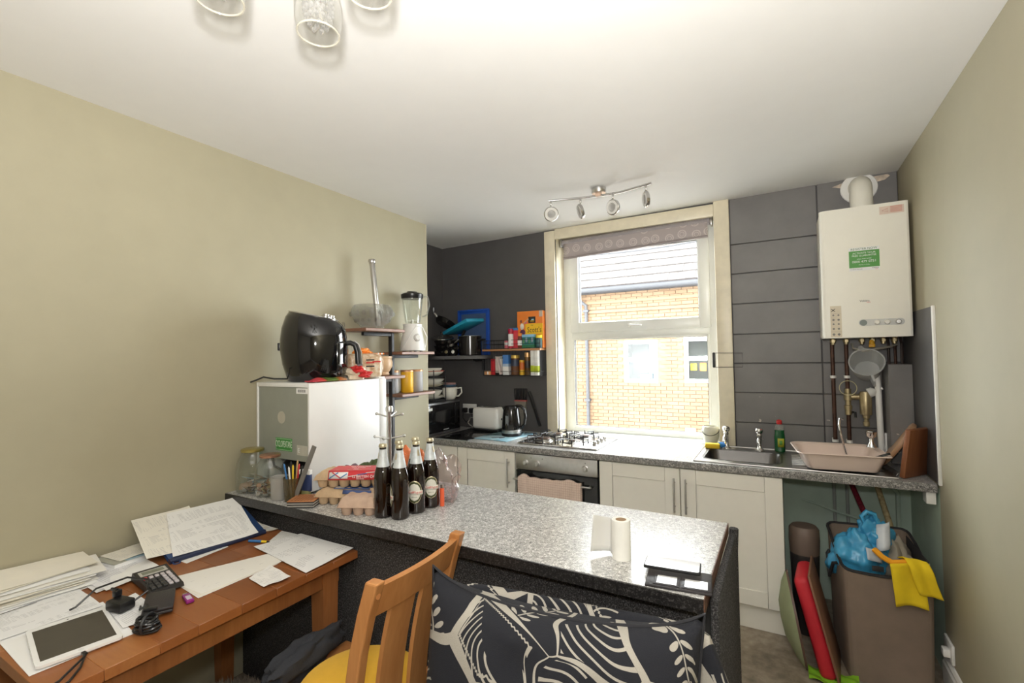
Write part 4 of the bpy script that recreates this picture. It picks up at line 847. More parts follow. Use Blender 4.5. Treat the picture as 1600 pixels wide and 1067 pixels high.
# ---------------------------------------------------------------- alcove: shelf, pans, plates, microwave
AX = XA+.004
asf = thing('alcove_shelf', 'dark grey shelf in the alcove carrying the pans', 'shelf', (AX, 3.285, 1.512)); obj('board', B().b2((0, 0, 0), (.54, .258, .030), bev=.003), M('grey_shelf', (.13, .13, .135), .4), asf); obj('bracket', B().b2((.44, .10, -.02), (.455, .258, 0)).b2((.44, .235, -.10), (.455, .258, 0)), MATTE, asf)
SZ = 1.5425
bt = thing('chopping_tray', 'royal blue tray standing against the back wall behind the pans', 'tray', (-2.385, 3.532, SZ)); BT = M('royal_blue_plastic', (.012, .075, .40), .4)
b = B(); b.box((0, -.006, .205), (.335, .010, .405), bev=.004); b.v and [b.box((sx_*.158, -.016, .205), (.018, .014, .40), bev=.004) for sx_ in (-1, 1)]; b.box((0, -.016, .40), (.33, .014, .018), bev=.004); obj('tray', b, BT, bt); obj('mesh_field', B().b2((-.13, -.0125, .05), (.13, -.011, .37)), M('blue_grey_field', (.05, .09, .20), .6), bt)
pot = thing('saucepan', 'tall black stockpot with steel rim under the turquoise lid', 'pot', (-2.345, 3.405, SZ)); POTM = M('black_enamel', (.012, .011, .011), .15)
obj('body', B().lathe([(.090, 0), (.098, .006), (.100, .165), (.096, .165), (.094, .01), (0, .008)], 32), POTM, pot); obj('rim', B().tube([(.1*math.cos(a*PI/16), .1*math.sin(a*PI/16), .166) for a in range(32)], .003, 6, closed=True), STEEL, pot)
for s_ in (-1, 1): obj('handle', B().tube([(s_*.098, -.03, .13), (s_*.135, -.025, .135), (s_*.135, .025, .135), (s_*.098, .03, .13)], .007, 8), BLACK, pot)
tl = thing('turquoise_lid', 'turquoise plastic tray lid lying tilted over the pans', 'lid', (-2.385, 3.365, SZ+.240), rz=-.25, ry=math.radians(-17), rx=.05); TQ = M('turquoise_plastic', (.02, .30, .46), .35)
b = B(); b.box((0, 0, 0), (.33, .20, .008), bev=.003); [b.box((0, s_*.097, .01), (.33, .008, .026), bev=.003) for s_ in (-1, 1)]; [b.box((s_*.162, 0, .01), (.008, .20, .026), bev=.003) for s_ in (-1, 1)]; obj('lid', b, TQ, tl)
def pan(label, loc, rz, r, ang, rx=0, ry=0, hl=.17, hmat=BLACK):
    p = thing('frying_pan', label, 'pan', loc, rz, 'frying pans on the alcove shelf', rx, ry)
    obj('body', B().lathe([(r*.78, 0), (r*.82, .003), (r, .040), (r*.985, .042), (r*.80, .006), (0, .005)], 32), POTM, p)
    h = B(); h.tube([(0, -r*.96, .034), (0, -r-.04, .048), (0, -r-hl, .065+ang)], .010, 8, r2=.013); obj('handle', h, hmat, p); obj('ferrule', B().cyl((0, -r*.95, .032), (0, -r-.035, .047), .012, 10), STEEL, p); return p
pan('lowest black frying pan in the alcove stack', (-2.60, 3.405, SZ), 1.1, .118, .0, hl=.10)
pan('second black frying pan in the alcove stack, nested in the lowest', (-2.60, 3.41, SZ+.046), .75, .115, .01, hl=.10)
pan('third black pan in the alcove stack, its handle pointing up to the right', (-2.595, 3.40, SZ+.092), 1.55, .112, .06, hl=.09)
gl3 = thing('pan_lid', 'steel-rimmed glass pan lid resting on the stacked pans', 'lid', (-2.630, 3.385, SZ+.160), rz=.6, rx=math.radians(12)); obj('dome', B().lathe([(.10, 0), (.098, .006), (.06, .022), (.02, .03), (0, .031)], 28), glass('lid_glass', (.6, .6, .6), .05, 1.5, .2, (.2, .2, .2)), gl3); obj('rim', B().tube([(.1*math.cos(a*PI/14), .1*math.sin(a*PI/14), 0) for a in range(28)], .005, 6, closed=True), CHROME, gl3); obj('knob', B().lathe([(.008, .03), (.008, .042), (.018, .046), (.017, .056), (0, .058)], 16), BLACK, gl3)
pan('black pan leaning at the top of the pile with its handle raised', (-2.630, 3.41, SZ+.275), -.5, .10, .02, rx=math.radians(-30), hl=.06)
for i, (x, y) in enumerate(((-2.52, 3.296), (-2.45, 3.30))):
    kk = thing('pot_lid_knob', ['small pan lid with gold-ringed knob at the shelf front', 'small pan lid with white knob beside the gold-ringed one'][i], 'lid', (x, y, SZ+.034)); obj('knob', B().lathe([(.013, 0), (.016, .004), (.012, .010), (0, .011)], 16, Matrix.Rotation(PI/2, 4, 'X')), (BRASS, WHITEP)[i], kk); obj('plate', B().lathe([(.033, -.004), (.033, .0), (0, .001)], 20, Matrix.Rotation(PI/2, 4, 'X')), POTM, kk)
ut = thing('steel_ladle', 'steel ladle lying over the pans beside the stockpot', 'ladle', (-2.475, 3.31, SZ+.10), rz=.5, ry=-.35); obj('bowl', B().lathe([(.0, -.022), (.020, -.018), (.03, 0), (.028, 0), (.018, -.016), (0, -.02)], 18), STEEL, ut); obj('handle', B().tube([(.028, 0, 0), (.06, 0, .012), (.10, 0, .02)], .004, 6), STEEL, ut)
# microwave
mw = thing('microwave', 'black microwave with glass door in the alcove, plates stacked on top', 'microwave', (-2.420, 3.115, .905)); mh, md_, mwid = .262, .318, .475
obj('casing', B().b2((-md_, -mwid/2, .006), (-.02, mwid/2, mh), bev=.004), M('microwave_black', (.02, .02, .022), .35), mw)
obj('front_frame', B().b2((-.021, -mwid/2, .006), (-.004, mwid/2, mh), bev=.004), M('microwave_grey_trim', (.16, .16, .165), .35, .6), mw)
obj('door', B().b2((-.006, -mwid/2+.012, .024), (.001, .155, mh-.016), bev=.003), DARKGLASS, mw); obj('control_panel', B().b2((-.006, .160, .024), (.001, mwid/2-.010, mh-.016), bev=.003), DARKGLASS, mw)
obj('brand_plate', B().b2((.001, .0, .035), (.0016, .07, .042)), M('silver_print', (.5, .5, .5), .4), mw); obj('sticker', B().b2((.001, -.20, .205), (.0016, -.14, .225)), PAPER, mw)
for y in (-.19, .19): obj('foot', B().b2((-.27, y-.02, 0), (-.04, y+.02, .007)), BLACK, mw)
MZ = .905+mh
# plate rack with plates and bowls
pr_ = thing('plate_rack', 'black wire tiered rack on the microwave', 'rack', (-2.565, 3.135, MZ+.001)); b = B()
for z in (.012, .115, .205): b.tube([(.125*math.cos(a*PI/12), .125*math.sin(a*PI/12), z) for a in range(24)], .004, 6, closed=True); b.tube([(-.125, 0, z), (.125, 0, z)], .003, 6); b.tube([(0, -.125, z), (0, .125, z)], .003, 6)
for a in (.45, 2.4, 3.9, 5.6): b.cyl((.127*math.cos(a), .127*math.sin(a), 0), (.127*math.cos(a), .127*math.sin(a), .26), .004, 6)
obj('wire_frame', b, MATTE, pr_)
CER = M('white_ceramic', (.74, .72, .66), .18, var=.02); CER2 = M('cream_ceramic', (.62, .56, .42), .25)
def plate(label, z, r, hh, mt=CER, rim=None):
    p = thing('plate', label, 'plate', (-2.565, 3.135, MZ+z), 0, 'plates and bowls in the wire rack'); obj('dish', B().lathe([(r*.55, 0), (r*.6, .003), (r*.85, hh*.55), (r, hh), (r*.985, hh+.002), (r*.80, hh*.6), (r*.55, .006), (0, .005)], 36), mt, p)
    if rim: obj('rim', B().tube([(r*.99*math.cos(a*PI/18), r*.99*math.sin(a*PI/18), hh) for a in range(36)], .0035, 6, closed=True), rim, p)
plate('lowest white plate in the wire rack', .018, .115, .018); plate('second white plate up, resting on the lowest one', .026, .113, .020); plate('white bowl on the two bottom plates of the rack', .036, .10, .052)
plate('cream plate at the bottom of the middle tier', .121, .115, .020, CER2); plate('second plate of the middle tier, white', .131, .113, .022); plate('deep white plate on top of the middle tier', .142, .116, .040)
plate('white dish at the bottom of the top tier', .211, .116, .040, CER, M('red_rim', (.45, .10, .07), .3)); plate('topmost white bowl of the wire rack', .224, .098, .048)
jgx, jgy = -2.495, 3.305
jg2 = thing('white_jug', 'white ceramic jug on the corner of the microwave', 'jug', (jgx, jgy, MZ+.001)); obj('body', B().lathe([(.038, 0), (.044, .004), (.062, .04), (.066, .075), (.064, .105), (.060, .105), (.062, .075), (.055, .04), (0, .008)], 28), CER, jg2); obj('handle', B().tube([(.060, .02, .095), (.098, .03, .10), (.102, .032, .06), (.075, .024, .03), (.055, .018, .03)], .007, 8), CER, jg2)
for i, (mt, lab, z) in enumerate(((M('slate_blue_glaze', (.055, .12, .20), .3), 'slate blue bowl stacked in the white jug', .1065), (M('dusky_pink_glaze', (.36, .20, .19), .3), 'dusky pink bowl on top of the slate blue one', .122))):
    t = thing('small_bowl', lab, 'bowl', (jgx, jgy, MZ+z)); obj('bowl', B().lathe([(.03, 0), (.052, .006), (.060-.004*i, .024), (.057-.004*i, .024), (.03, .006), (0, .005)], 24), mt, t)
# double socket with plugs, toaster, kettle, boards
so = thing('wall_socket', 'white double socket with black plugs behind the toaster', 'socket', (-2.455, 3.549, 1.065)); obj('plate', B().box((0, -.005, 0), (.146, .010, .086), bev=.003), WHITEP, so)
for x in (-.036, .036): obj('plug', B().box((x, -.030, -.012), (.045, .042, .045), bev=.010), BLACK, so)
obj('plug_cable', B().tube([(-.036, -.05, -.02), (-.035, -.07, -.07), (.01, -.08, -.11), (.05, -.07, -.08), (.045, -.06, -.05)], .004, 7), BLACK, so)
cc = thing('coiled_flex', 'coil of grey cable on the glass board beside the toaster', 'cable', (-2.362, 3.44, .918)); obj('coil', B().tube([((.040+.004*math.sin(a*.7))*math.cos(a*PI/10), .004*(a % 5), .045+(.040)*math.sin(a*PI/10)) for a in range(44)], .004, 6), M('grey_cable', (.35, .33, .30), .5), cc)
bk = thing('glass_chopping_board', 'black glass worktop protector in front of the microwave', 'board', (-2.235, 3.215, .9012)); obj('board', B().box((0, 0, .0025), (.315, .50, .005), bev=.002), DARKGLASS, bk)
bb_ = thing('glass_chopping_board', 'pale blue glass board under the black kettle', 'board', (-1.918, 3.262, .9012), rz=math.radians(-5)); 
def seaside():
    t = NT('pale_blue_print'); n = t.noise(9, 4); t.base(t.ramp(n.outputs[0], [(.35, (.22, .42, .54)), (.55, (.34, .55, .66)), (.7, (.62, .74, .78))])); t.set(Roughness=.08); return t.m
obj('board', B().box((0, 0, .003), (.315, .43, .005), bev=.002), seaside(), bb_); obj('printed_figure', B().tube([(-.03, -.15, .0056), (.02, -.10, .0056), (.05, -.09, .0056), (.03, -.13, .0056)], .004, 5), M('print_dark', (.05, .06, .08), .3), bb_)
to = thing('toaster', 'white two-slot toaster between socket and kettle', 'toaster', (-2.178, 3.428, .908)); obj('shell', B().box((0, 0, .105), (.255, .155, .180), bev=.03, seg=4), WHITEP, to); obj('base', B().box((0, 0, .010), (.25, .15, .018), bev=.006), BLACK, to)
for y in (-.03, .03): obj('slot', B().box((0, y, .1935), (.15, .024, .006), bev=.002), INK, to)
obj('lever', B().box((.132, 0, .10), (.018, .03, .014), bev=.004), BLACK, to)
ke = thing('kettle', 'black electric kettle with steel band standing on the pale blue board', 'kettle', (-1.878, 3.285, .9078)); KM = M('kettle_black', (.010, .010, .011), .12)
obj('base', B().lathe([(.078, 0), (.080, .004), (.078, .018), (.070, .020), (0, .020)], 32), BLACK, ke); obj('band', B().lathe([(.0765, .021), (.078, .024), (.0775, .046), (.0755, .048)], 32), STEEL, ke)
kp = B(); kp.lathe([(.076, .047), (.077, .06), (.073, .13), (.064, .20), (.060, .222), (.050, .232), (0, .236)], 32); obj('body', kp, KM, ke)
obj('spout', B().add([(-.055, -.022, .222), (-.055, .022, .222), (-.088, 0, .224), (-.066, 0, .175)], [(0, 2, 1), (0, 3, 2), (1, 2, 3), (0, 1, 3)]), KM, ke)
obj('handle', B().tube([(.045, 0, .232), (.085, 0, .232), (.118, 0, .205), (.125, 0, .15), (.115, 0, .09), (.09, 0, .065), (.070, 0, .07)], .012, 10), KM, ke); obj('water_window', B().b2((-.012, -.0745, .07), (.012, -.069, .16), T(0, 0, 0, 0, -.0)), M('gauge_grey', (.16, .17, .18), .15), ke)
# knives on the wall
kh = thing('knife_sheath', 'beige tapered knife sheath on the wall holding four black knives', 'knife holder', (-1.925, 3.545, .945)); obj('sheath', B().add([(-.025, 0, 0), (.025, 0, 0), (.055, 0, .215), (-.055, 0, .215), (-.025, -.022, 0), (.025, -.022, 0), (.055, -.026, .215), (-.055, -.026, .215)], [(0, 1, 2, 3), (4, 7, 6, 5), (0, 4, 5, 1), (1, 5, 6, 2), (2, 6, 7, 3), (3, 7, 4, 0)]), M('taupe_sheath', (.19, .165, .135), .6), kh); obj('red_band', B().b2((-.056, -.028, .205), (.056, 0, .217), bev=.002), M('dull_red_band', (.36, .07, .06), .5), kh)
for i in range(4): tag(obj('knife', B().box((0, 0, .045), (.024, .018, .10), bev=.007).b2((-.008, -.001, -.06), (.008, .001, 0)), BLACK, loc=(-1.969+.0295*i, 3.530, 1.165), rot=(0, (-.06, -.02, .02, .06)[i], 0)), ['leftmost of the four black-handled knives in the sheath', 'second black-handled knife from the left in the sheath', 'third black-handled knife from the left in the sheath', 'rightmost of the four black-handled knives in the sheath'][i], 'knife', 'knives in the wall sheath')
ts = thing('black_turner', 'long black utensil hanging slanted right of the knife sheath', 'utensil', (-1.800, 3.534, 1.095), ry=math.radians(-19)); obj('handle', B().box((0, 0, .075), (.030, .016, .15), bev=.008), BLACK, ts); obj('blade', B().box((0, 0, -.075), (.026, .010, .16), bev=.005), BLACK, ts)
# ---------------------------------------------------------------- spice rack and its contents
RX0, RX1, RYF = -2.235, -1.690, 3.435
sr = thing('spice_rack', 'black wire two-tier wall rack with wooden middle board', 'rack', (RX0, RYF, 1.370)); RW, RD = RX1-RX0, .112; b = B(); r_ = .0022
for z, full in ((.0, 1), (.035, 1), (.225, 1), (.262, 1), (.295, 1)): b.tube([(0, 0, z), (RW, 0, z), (RW, RD, z), (0, RD, z)], r_, 6, closed=True)
for x in (0, RW): [b.cyl((x, y, 0), (x, y, .295), r_*1.3, 6) for y in (0, RD)]
for i in range(18): x = RW*(i+.5)/18; b.tube([(x, RD, .295), (x, RD, 0), (x, 0, 0)], .0012, 5)
for i in range(6): [b.cyl((x, RD*(i+.5)/6, 0), (x, RD*(i+.5)/6, .295), .0012, 5) for x in (0, RW)]
for i in range(12): b.cyl((RW*(i+.5)/12, 0, .225), (RW*(i+.5)/12, 0, .295), .0012, 5) if i < 6 else None
obj('wire_frame', b, MATTE, sr); obj('board', B().b2((-.004, -.006, .205), (RW+.004, RD-.004, .2215), bev=.002), wood('rack_board', (.36, .17, .07), (.50, .26, .12), 0, 9), sr)
RZ0, RZ1 = 1.3735, 1.3705+.2225
px = lambda p: -2.225+(p-757)*.00598
def rbox(label, cat, p0, p1, h, d, mt, z, bands=(), y=3.49, tilt=0, name='packet'):
    x0, x1 = px(p0), px(p1); t = thing(name, label, cat, ((x0+x1)/2, y, z), 0, 'packets and jars in the wire rack', 0, tilt); w_ = x1-x0-.002
    obj('carton', B().box((0, 0, h/2), (w_, d, h), bev=.002), mt, t)
    for i, (a, c_, m2) in enumerate(bands): obj('printed_band', B().b2((-w_/2-.0004, -d/2-.0006, h*a), (w_/2+.0004, d/2+.0004, h*c_), bev=.001), m2, t)
    return t
def rcan(label, cat, p0, p1, h, mt, z, cap=None, caph=.02, lab=None, y=3.482, neck=1.0, name='jar', gl=False):
    x0, x1 = px(p0), px(p1); r = (x1-x0)/2-.001; t = thing(name, label, cat, ((x0+x1)/2, y, z), 0, 'packets and jars in the wire rack')
    hb_ = h-(caph if cap else 0); obj('body', B().lathe([(r*.9, 0), (r, .004), (r, hb_*.82), (r*neck, hb_*.97), (r*neck, hb_)], 20), mt, t)
    if cap: obj('cap', B().lathe([(r*max(neck, .75)*1.02, hb_), (r*max(neck, .75)*1.04, h-.003), (r*max(neck, .75)*.9, h), (0, h)], 20), cap, t)
    if lab: obj('label', B().lathe([(r+.0006, hb_*lab[0]), (r+.0006, hb_*lab[1])], 20), lab[2], t)
    return t
OAT = M('oat_orange', (.80, .22, .03), .5); OATY = M('oat_yellow', (.84, .50, .02), .5); TEAL = M('teal_box', (.02, .17, .17), .5)
ob_ = thing('oat_box', "tall orange and yellow oats box reading Scott's on the rack", 'box', (px(828.5), 3.500, RZ1+.001), rz=.03); w_, d_, h_ = .232, .055, .305
obj('carton', B().box((0, 0, h_/2), (w_, d_, h_), bev=.002), OAT, ob_); obj('yellow_field', B().b2((-.040, -d_/2-.0008, .06), (w_/2, -d_/2+.001, .200)), OATY, ob_); obj('seal_patch', B().b2((.085, -d_/2-.0008, .255), (.116, -d_/2+.001, .304)), M('silver_grey_patch', (.55, .45, .38), .4), ob_)
obj('black_square', B().b2((-.012, -d_/2-.0012, .206), (.052, -d_/2, .258)), INK, ob_); ft('1880', .022, .020, .222, OATY, ob_, -d_/2-.0014); ft("Scott's", .062, .040, .148, INK, ob_, -d_/2-.0012, 'CENTER', .78); ft('OLD', .012, .020, .188, INK, ob_, -d_/2-.0012); obj('red_line', B().b2((-.02, -d_/2-.001, .108), (.10, -d_/2, .113)), M('red_line', (.75, .16, .03), .5), ob_)
fig = B(); fig.ball((-.072, -d_/2+.002, .180), (.020, .005, .030), 12, m=0); fig.ball((-.080, -d_/2+.002, .222), (.013, .005, .014), 10, m=1); fig.tube([(-.06, -d_/2-.002, .20), (-.03, -d_/2-.002, .225), (-.010, -d_/2-.002, .240)], .006, 6, m=2); fig.ball((-.066, -d_/2+.002, .132), (.028, .005, .026), 12, m=3)
obj('printed_figure', fig, [M('print_white', (.72, .68, .60), .5), M('print_brown', (.28, .08, .04), .5), M('print_skin', (.70, .40, .22), .5), M('print_kilt', (.10, .03, .09), .5)], ob_)
rcan('pink and white small tin on the rack board', 'tin', 787.5, 796.5, .068, M('pink_tin', (.62, .14, .18), .4), RZ1+.001, lab=(.45, .75, PAPER), name='tin')
rbox('red carton with white label and blue top on the rack board', 'carton', 797, 810.5, .172, .05, M('crimson_box', (.58, .03, .06), .4), RZ1+.001, ((.02, .74, M('crimson_box2', (.62, .05, .07), .4)), (.88, 1.001, BLUE)), name='carton')
rcan('white-labelled red bottle in front of the red carton', 'bottle', 796.5, 804, .165, M('red_bottle', (.45, .02, .04), .4), RZ1+.001, M('red_cap', (.40, .01, .05), .4), .03, (.15, .90, PAPER), y=3.452, name='bottle')
rcan('brown sauce bottle with orange cap on the rack board', 'bottle', 811, 818.6, .125, M('brown_sauce', (.16, .03, .015), .3), RZ1+.001, ORANGE, .025, (.25, .65, PAPER), y=3.455, neck=.8, name='bottle')
tb = rbox('teal and green tea box on the rack board', 'box', 819, 838, .112, .045, TEAL, RZ1+.001, ((.80, 1.001, M('sky_blue_print', (.25, .50, .72), .5)), (.0, .25, M('deep_green_print', (.02, .14, .06), .5))), y=3.458, name='box')
for i in range(4): obj('leaf_print', B().ball((-.04+.026*i, -.0228, .055+.012*(i % 2)), (.010, .002, .022), 8), (M('mid_green', (.08, .22, .10), .5), M('lilac_print', (.26, .30, .36), .5))[i % 2], tb)
rcan('dark jar with yellow lid at the right end of the rack board', 'jar', 838.5, 847.5, .105, M('dark_teal_jar', (.03, .09, .10), .3), RZ1+.001, YELLOW, .024, (.2, .8, M('jar_label_teal', (.05, .13, .13), .5)), y=3.462)
t = thing('small_box', 'small orange and cream box at the left of the bottom tier', 'box', (px(761), 3.47, RZ0), group='packets and jars in the wire rack'); obj('carton', B().box((0, 0, .0175), (.058, .05, .034), bev=.002), M('apricot_box', (.70, .34, .14), .5), t); obj('printed_band', B().b2((.0, -.0256, .004), (.012, .0256, .031)), PAPER, t)
rbox('narrow red packet in the bottom tier', 'packet', 765.8, 771.6, .135, .06, M('red_packet', (.50, .02, .03), .4), RZ0+.001, ((.85, 1.001, M('darker_red', (.3, .01, .02), .4)),))
rbox('white and grey packet leaning on the red one', 'packet', 772, 783, .155, .05, M('white_packet', (.66, .63, .58), .4), RZ0+.001, ((.0, .12, INK), (.86, .97, M('grey_print', (.3, .3, .28), .4))), y=3.495)
t = thing('leaning_packet', 'thin pale packet leaning against the blue and white one', 'packet', (px(783.5), 3.452, RZ0+.004), 0, 'packets and jars in the wire rack', 0, -.20); obj('carton', B().box((0, 0, .075), (.014, .04, .148), bev=.003), M('pale_pink_packet', (.66, .54, .50), .4), t)
rbox('blue and white salt packet in the bottom tier', 'packet', 785, 794.5, .168, .05, M('salt_blue', (.07, .22, .56), .4), RZ0+.001, ((.0, .42, PAPER), (.42, .55, M('pale_blue_print', (.40, .52, .68), .4))))
rcan('gold-lidded coffee jar with dark label in the bottom tier', 'jar', 797.5, 810, .165, M('coffee_glass', (.14, .06, .03), .12), RZ0+.001, M('gold_jar_lid', (.60, .42, .10), .35, .6), .026, (.52, .92, M('navy_jar_label', (.02, .03, .06), .4)))
rcan('red and yellow tin in the bottom tier', 'tin', 810.6, 818.4, .122, M('yellow_tin', (.68, .40, .02), .4), RZ0+.001, None, 0, (.35, .85, M('orange_red_label', (.62, .14, .02), .4)), name='tin')
rcan('slim gold-capped coffee jar in the bottom tier', 'jar', 819.2, 827.6, .186, M('coffee_brown_glass', (.13, .07, .025), .12), RZ0+.001, M('copper_cap', (.62, .36, .16), .3, .7), .040, (.40, .78, M('black_label', (.03, .02, .015), .4)))
for i, (p0, p1) in enumerate(((831, 836.5), (836.8, 842.5))):
    t = rbox(['white packet with lime green band hanging at the rack end', 'second white packet with lime green band, nearest the window'][i], 'packet', p0, p1, .225-.01*i, .05, M('glossy_white_packet', (.76, .76, .74), .25, var=.12, vs=30), RZ0-.002, ((.12, .36, M('lime_print', (.46, .55, .03), .4)),), y=3.468)
# ---------------------------------------------------------------- around the sink
def at(o, z=None): return o
db = thing('washing_up_bowl', 'pinkish beige plastic washing-up bowl on the sink drainer', 'bowl', (.245, 3.135, .9085), rz=math.radians(6)); PB = M('blush_plastic', (.70, .565, .49), .4, var=.02)
b = B(); rings = []
for hx, hy, z, r in ((.150, .125, 0, .03), (.158, .133, .004, .035), (.188, .160, .092, .04), (.205, .176, .098, .045), (.207, .178, .093, .045), (.205, .176, .094, .045), (.184, .156, .090, .04), (.152, .127, .006, .03)): rings.append([(x, y, z+.006*math.cos(3*x/hx)*(z > .08)) for x, y in rrect(-hx, hx, -hy, hy, r, 6)])
n = len(rings[0]); b.add([p for q in rings for p in q], [(j*n+i, j*n+(i+1) % n, (j+1)*n+(i+1) % n, (j+1)*n+i) for j in range(len(rings)-1) for i in range(n)]+[tuple(range(n-1, -1, -1)), tuple(range((len(rings)-1)*n, len(rings)*n))], smooth=True); obj('bowl', b, PB, db)
for i in range(2): obj('rib', B().cyl((.015-.02*i, .150, .01), (.012-.02*i, .165, .088), .004, 6), PB, db)
lad = thing('steel_spoon', 'steel ladle standing in the beige bowl with its handle up', 'spoon', (.30, 3.22, .925), rz=.5, ry=math.radians(-14)); obj('handle', B().tube([(0, 0, 0), (0, 0, .14), (.006, 0, .20), (.02, 0, .235), (.035, 0, .225)], .0055, 8), CHROME, lad); obj('bowl', B().ball((0, 0, .01), (.028, .022, .014), 14), CHROME, lad)
cup = thing('steel_cup', 'shiny steel egg cup upside down on the bowl rim', 'cup', (.405, 3.20, 1.008)); obj('body', B().lathe([(.022, 0), (.024, .003), (.010, .03), (.009, .05), (.022, .062), (.026, .085), (.022, .09), (0, .088)], 20), CHROME, cup)
sp = thing('black_spatula', 'black spatula lying in the beige bowl', 'utensil', (.335, 3.09, .950), rz=-.5, ry=-.35); obj('blade', B().box((0, 0, 0), (.09, .065, .006), bev=.002), BLACK, sp); obj('handle', B().cyl((.04, 0, .0), (.15, 0, .012), .006, 8), BLACK, sp)
plt = thing('silver_tray', 'grey baking tray slanting between the bowl and the boards', 'tray', (.476, 3.16, .918), rz=math.radians(97), rx=math.radians(-64)); obj('tray', B().box((0, 0, .0), (.26, .004, .006)).box((0, .045, .003), (.25, .085, .004), bev=.002), M('dull_tray', (.22, .21, .20), .4, .7), plt)
ds = thing('washing_up_liquid', 'green washing-up liquid bottle with red cap behind the sink', 'bottle', (-.030, 3.445, .9045)); DG = M('green_liquid', (.012, .115, .035), .12, coat=.5)
obj('bottle', B().lathe([(.026, 0), (.030, .004), (.030, .09), (.026, .125), (.028, .135)], 24, sy=.62), DG, ds); obj('clear_top', B().lathe([(.028, .135), (.028, .150), (.020, .168), (.012, .172)], 24, sy=.62), glass('clear_bottle', (.90, .93, .91), .05, 1, .12), ds); obj('cap', B().lathe([(.014, .172), (.016, .176), (.015, .196), (.008, .200), (0, .2005)], 20), RED, ds)
obj('label', B().lathe([(.0305, .03), (.0308, .085)], 12, a0=-PI*.62, a1=-PI*.22, sy=.64), M('lime_label', (.42, .42, .03), .4), ds, solid=.0004); obj('label_leaf', B().lathe([(.0312, .045), (.0312, .072)], 8, a0=-PI*.52, a1=-PI*.34, sy=.64), M('leaf_green_label', (.10, .30, .05), .4), ds, solid=.0004)
spg = thing('sponge', 'yellow sponge scourer at the left end of the sink', 'sponge', (-.418, 3.395, .9045), rz=.1); obj('foam', B().box((0, 0, .016), (.090, .055, .032), bev=.009), M('sponge_yellow', (.85, .58, .04), .9, bump=.5, bs=150), spg)
tag(obj('scouring_pad', B().box((0, 0, .014), (.055, .05, .028), bev=.008), M('blue_scourer', (.03, .19, .52), .9, bump=.5, bs=200), loc=(-.362, 3.455, .9045), rot=(0, .15, -.4)), 'blue scouring cloth between sponge and tap', 'cloth')
po = thing('ceramic_pot', 'off-white ceramic pot with wire handle on the windowsill', 'pot', (-.452, 3.595, .9055)); obj('pot', B().lathe([(.036, 0), (.042, .004), (.056, .045), (.058, .085), (.052, .112), (.046, .116), (.044, .112), (.05, .085), (.045, .04), (0, .012)], 28), M('off_white_glaze', (.60, .59, .49), .3), po); obj('wire_handle', B().tube([(.0585*math.cos(a), .0585*math.sin(a)-.002, .095-.040*math.sin(-a)) for a in [-PI+PI*i/14 for i in range(15)]], .0022, 6), M('dark_wire2', (.09, .09, .085), .4, .8), po)
# boards leaning by the wall
rbd = thing('round_board', 'round pale wooden chopping board leaning beside the corner boxing', 'board', (.450, 3.275, .9035), ry=math.radians(33), rz=math.radians(-10)); RBW = wood('pale_board', (.34, .19, .10), (.50, .31, .18), 2, 7); obj('board', B().lathe([(0, -.011), (.133, -.011), (.137, -.006), (.137, .006), (.133, .011), (0, .011)], 48, Matrix.Translation((0, 0, .143)) @ Matrix.Rotation(PI/2, 4, 'Y')), RBW, rbd)
rcb = thing('chopping_board', 'thick reddish brown rectangular chopping board leaning on the right wall', 'board', (.556, 3.075, .9015), ry=math.radians(8), rz=math.radians(-38)); obj('board', B().box((0, 0, .122), (.026, .205, .244), bev=.007), wood('reddish_board', (.15, .050, .018), (.27, .10, .04), 2, 8), rcb)
# ---------------------------------------------------------------- under the worktop
HB = M('taupe_basket', (.215, .16, .12), .85, bump=.35, bs=260, bd=.002); PIPE = M('black_piping', (.02, .019, .02), .7)
hp = thing('laundry_hamper', 'tall taupe fabric hamper with black piping, a blue bag and yellow cloth in it', 'hamper', (.368, 2.925, .001), rz=math.radians(8))
def ham(u, v, ins=0):   # u round, v up
    P = rrect(-.172+ins+.014*(1-v), .178-ins-.012*(1-v), -.165+ins, .155-ins, .035, 3); k = len(P); i = u*k; a, b_ = P[int(i) % k], P[(int(i)+1) % k]; f = i-int(i); x, y = a[0]+(b_[0]-a[0])*f, a[1]+(b_[1]-a[1])*f
    top = .545+.05*(y/.16)-.028*math.cos(x*6)*(1 if y < 0 else .0)+.028; return (x, y, top*v)
hmB = B(); hmB.grid(lambda u, v: ham(u, v), 64, 10, cu=True); hmB.grid(lambda u, v: ham(u, v, .006), 64, 10, cu=True); hmB.b2((-.15, -.155, .002), (.155, .145, .006)); obj('fabric_sides', hmB, HB, hp); obj('piping', B().tube([ham(i/64, 1) for i in range(64)], .007, 6, closed=True), PIPE, hp)
obj('inner_lining', B().grid(lambda u, v: (.168-.004*v, -.13+.25*u, .30+.27*v+.03*u), 6, 4), PIPE, hp, solid=.003); obj('side_handle', B().tube([(-.176, -.08, .50), (-.19, -.06, .49), (-.195, 0, .40), (-.19, .06, .49), (-.176, .08, .50)], .008, 6), PIPE, hp); obj('loop_tag', B().b2((-.06, -.171, .515), (-.015, -.166, .54), bev=.003), PIPE, hp)
bgb = thing('blue_bag', 'bright blue plastic bag with pale print bulging out of the hamper', 'bag', (.318, 2.93, .40), rz=.2); BLP = M('sky_blue_plastic', (.055, .32, .56), .3, var=.15, vs=14)
def folds(b, amp, sc):
    for i, p in enumerate(b.v): v = Vector(p); n_ = noise.noise(v*sc); b.v[i] = tuple(v*(1+amp*(abs(n_)-.25)))
    return b
